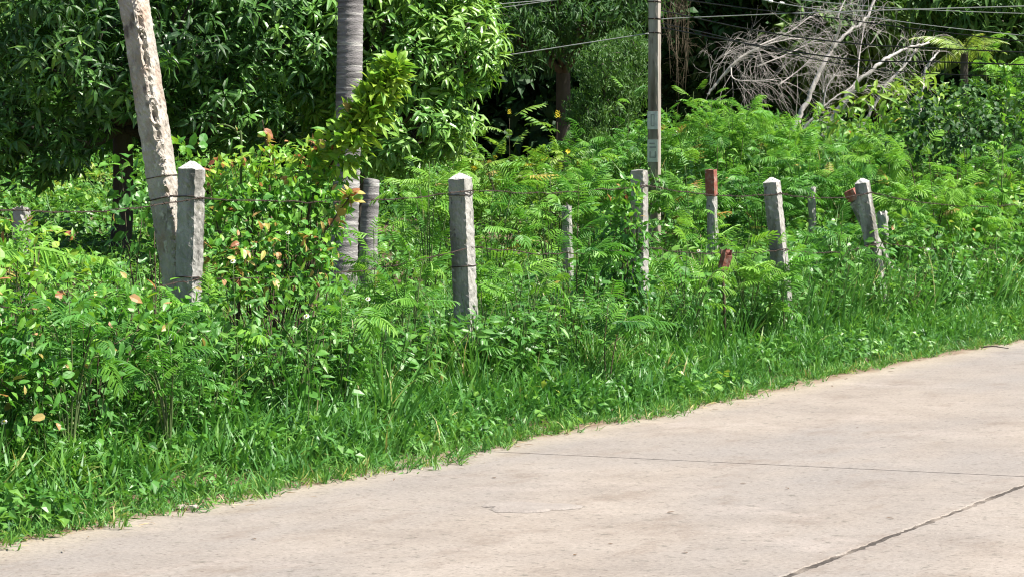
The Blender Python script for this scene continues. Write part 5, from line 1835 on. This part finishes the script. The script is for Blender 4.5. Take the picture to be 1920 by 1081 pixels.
dead_tree("arched grey heap of dead twigs above the bright feathery shrubs", [(1348, 152, 0), (1375, 120, 0), (1410, 95, 0.1), (1470, 75, 0.2), (1520, 72, 0.4)], 39.0, 0.020,
          [([(1360, 140, 0), (1390, 110, 0), (1420, 95, -0.1), (1430, 120, -0.2)], 0.014), ([(1420, 125, 0), (1480, 100, 0.1), (1540, 70, 0.2)], 0.012), ([(1410, 92, 0.1), (1480, 60, 0.3), (1520, 30, 0.5)], 0.014), ([(1370, 125, 0), (1380, 150, -0.2), (1450, 150, -0.2)], 0.012),
           ([(1460, 160, 0), (1500, 130, 0.2), (1530, 100, 0.4)], 0.012), ([(1330, 160, 0), (1338, 120, 0), (1370, 95, 0)], 0.008)], 6, 20, 0.7, 'twig', 0.25, 0.003)


def hanging_twigs():
    g = np.random.default_rng(9)
    base = np.array(at(1262, 120, 44))
    th = thing("hanging_vine", "dry brown hanging vine beside the top of the utility pole", "vine", base)
    ps = []
    for k in range(16):
        u0 = g.uniform(1246, 1285)
        q = [np.array(at(u0 + g.normal(0, 6), v, 44 + g.normal(0, 0.2))) - base for v in (-120, -20, 40, g.uniform(60, 200))]
        p = bezier(q, 5)
        ps.append(tube(p, 0.005, 4))
        ps += twigs(p, 4, 0.35, g, 1.0, 2, 0.0035, 0.1)
    part("twigs", join(ps), 'brown_stem', th, "stuff")


hanging_twigs()


# ------------------------------------------------------------------ small things on the road and in the weeds
def on_road(u, v, z=0.0):
    p = at(u, v, 10.0); o = Vector((0, 0, CAMZ)); k = (z - CAMZ) / (p.z - CAMZ)
    return np.array(o + (p - o) * k)


def crumpled_litter():
    g = np.random.default_rng(12)
    c = on_road(353, 955, 0.0)
    n = 7
    gx, gy = np.meshgrid(np.linspace(-1, 1, n), np.linspace(-1, 1, n), indexing='ij')
    z = 0.016 + 0.013 * np.sin(gx * 4 + 1) * np.cos(gy * 5) + g.normal(0, 0.006, gx.shape)
    top = np.stack([gx * 0.045 + g.normal(0, 0.004, gx.shape), gy * 0.03 + g.normal(0, 0.004, gx.shape), z], -1).reshape(-1, 3)
    low = top - np.array([0, 0, 0.004])
    T = []
    for i in range(n - 1):
        for j in range(n - 1):
            a, b, d, e = i * n + j, i * n + j + 1, (i + 1) * n + j, (i + 1) * n + j + 1
            T += [(a, d, b), (b, d, e), (n * n + a, n * n + b, n * n + d), (n * n + b, n * n + e, n * n + d)]
    o = ob("paper_scrap", mesh("paper_scrap", P(np.concatenate([top, low]), T), 'paper'))
    o.location = c
    tag(o, "crumpled pale paper scrap lying at the grass edge of the road", "litter")


crumpled_litter()

dl = [mesh("dry_leaf", leaf(1.0, 0.42, 0.3, d, wave=w), 'dry') for d, w in ((-0.08, 0.05), (0.06, -0.04))]
SPOTS = [(1150, 1018), (1400, 905), (1480, 915), (1660, 970), (1075, 1040), (930, 895), (1610, 800), (480, 1010), (1250, 960), (1290, 1035)]
for i, (u, v) in enumerate(SPOTS):
    c = on_road(u, v, 0.004)
    a = rng.uniform(0, 2 * math.pi)
    o = ob("dry_leaf", dl[i % 2], None, mat4(frames(np.array([[math.cos(a), math.sin(a), 0.02]]), np.array([[0, 0, 1.0]]))[0], c, rng.uniform(0.022, 0.042)))
    tag(o, "small brown dry leaf scrap lying on the pale concrete road", "leaf", "dry leaf scraps on the road")
g = np.random.default_rng(4)
c = on_road(1862, 651, 0.008)
o = ob("fallen_twig", mesh("fallen_twig", join([tube(bezier([(-0.10, 0.05, 0), (0, 0, 0.012), (0.12, -0.10, 0)], 5), np.linspace(0.008, 0.004, 11), 5), tube([(0, 0, 0.012), (0.05, 0.03, 0.015)], [0.004, 0.002], 4)]), 'bark'))
o.location = c
tag(o, "dark fallen twig lying on the road near the far grass edge", "twig")

# daisies standing in the weeds
fl = []
for k in range(8):
    a = k * math.pi / 4
    fl.append(put(OVATE[0], np.array([[0, 0, 0.0]]), frames(np.array([[math.cos(a), math.sin(a), 0.1]]), np.array([[0, 0, 1.0]])), 0.017, 0.5))
fl_me = mesh("petals", join(fl), 'petal_white')
ce_me = mesh("flower_centre", P(rand_oct(np.random.default_rng(1)) * 0.007, OCT_T), 'petal_yellow')
DAISY = [(437, 490, 14.9, "white daisy flower at the foot of the square post"), (540, 436, 16.2, "white daisy flower in front of the vine thicket"), (575, 592, 14.6, "white daisy flower low on the bush before the coconut palm"),
         (690, 560, 16.2, "white daisy flower in the weeds under the palms"), (8, 790, 12.6, "white daisy flower in the grass at the picture's near corner"), (1310, 470, 20.6, "white daisy flower beside the reddish broken brick")]
for u, v, Y, lb in DAISY:
    c = np.array(at(u, v, Y)); gz = float(ground_z(c[0], c[1]))
    t = thing("daisy", lb, "flower", (c[0], c[1], gz), "white daisies in the weeds")
    h = c[2] - gz
    part("stem", tube(bezier([(0, 0, 0), (0.01, 0.01, h * 0.5), (0, 0, h)], 4), 0.002, 4), 'stem', t)
    R = frames(np.array([[1.0, 0, 0.1]]), np.array([[0.1, -0.7, 0.7]]))[0]
    ob("petals", fl_me, t, mat4(R, (0, 0, h), rng.uniform(0.8, 1.1)))
    ob("flower_centre", ce_me, t, mat4(R, (0, -0.003, h + 0.004), 1.0))


def clay_chunk():
    """a broken piece of reddish hollow brick caught in the weeds"""
    c = np.array(at(1356, 480, 21.3)); gz = float(ground_z(c[0], c[1]))
    t = thing("broken_brick", "reddish broken hollow brick caught on a stake in the weeds", "brick", (c[0], c[1], gz))
    h = c[2] - gz
    part("stake", tube([(0.02, 0.03, -0.05), (0.01, 0.03, h * 0.6), (-0.01, 0.02, h + 0.05)], 0.012, 6), 'brown_stem', t)
    w, d, H = 0.036, 0.03, 0.13
    wall = 0.010
    ps = [box(-w, w, -d, -d + wall, 0, H), box(-w, w, d - wall, d, 0, H), box(-w, -w + wall, -d + wall, d - wall, 0, H), box(w - wall, w, -d + wall, d - wall, 0, H)]
    p = join(ps); g = np.random.default_rng(2)
    p.V += g.normal(0, 0.003, p.V.shape); m = p.V[:, 2] > H * 0.9
    p.V[m, 2] += g.normal(0, 0.02, m.sum())
    R = rot_between((0.25, -0.2, 1), 0.5)
    part("shell", put(p, np.array([[0, 0, h - 0.10]]), R[None]), 'red_paint', t)


clay_chunk()
print("triangles", TRIS[0], "objects", len(bpy.data.objects))
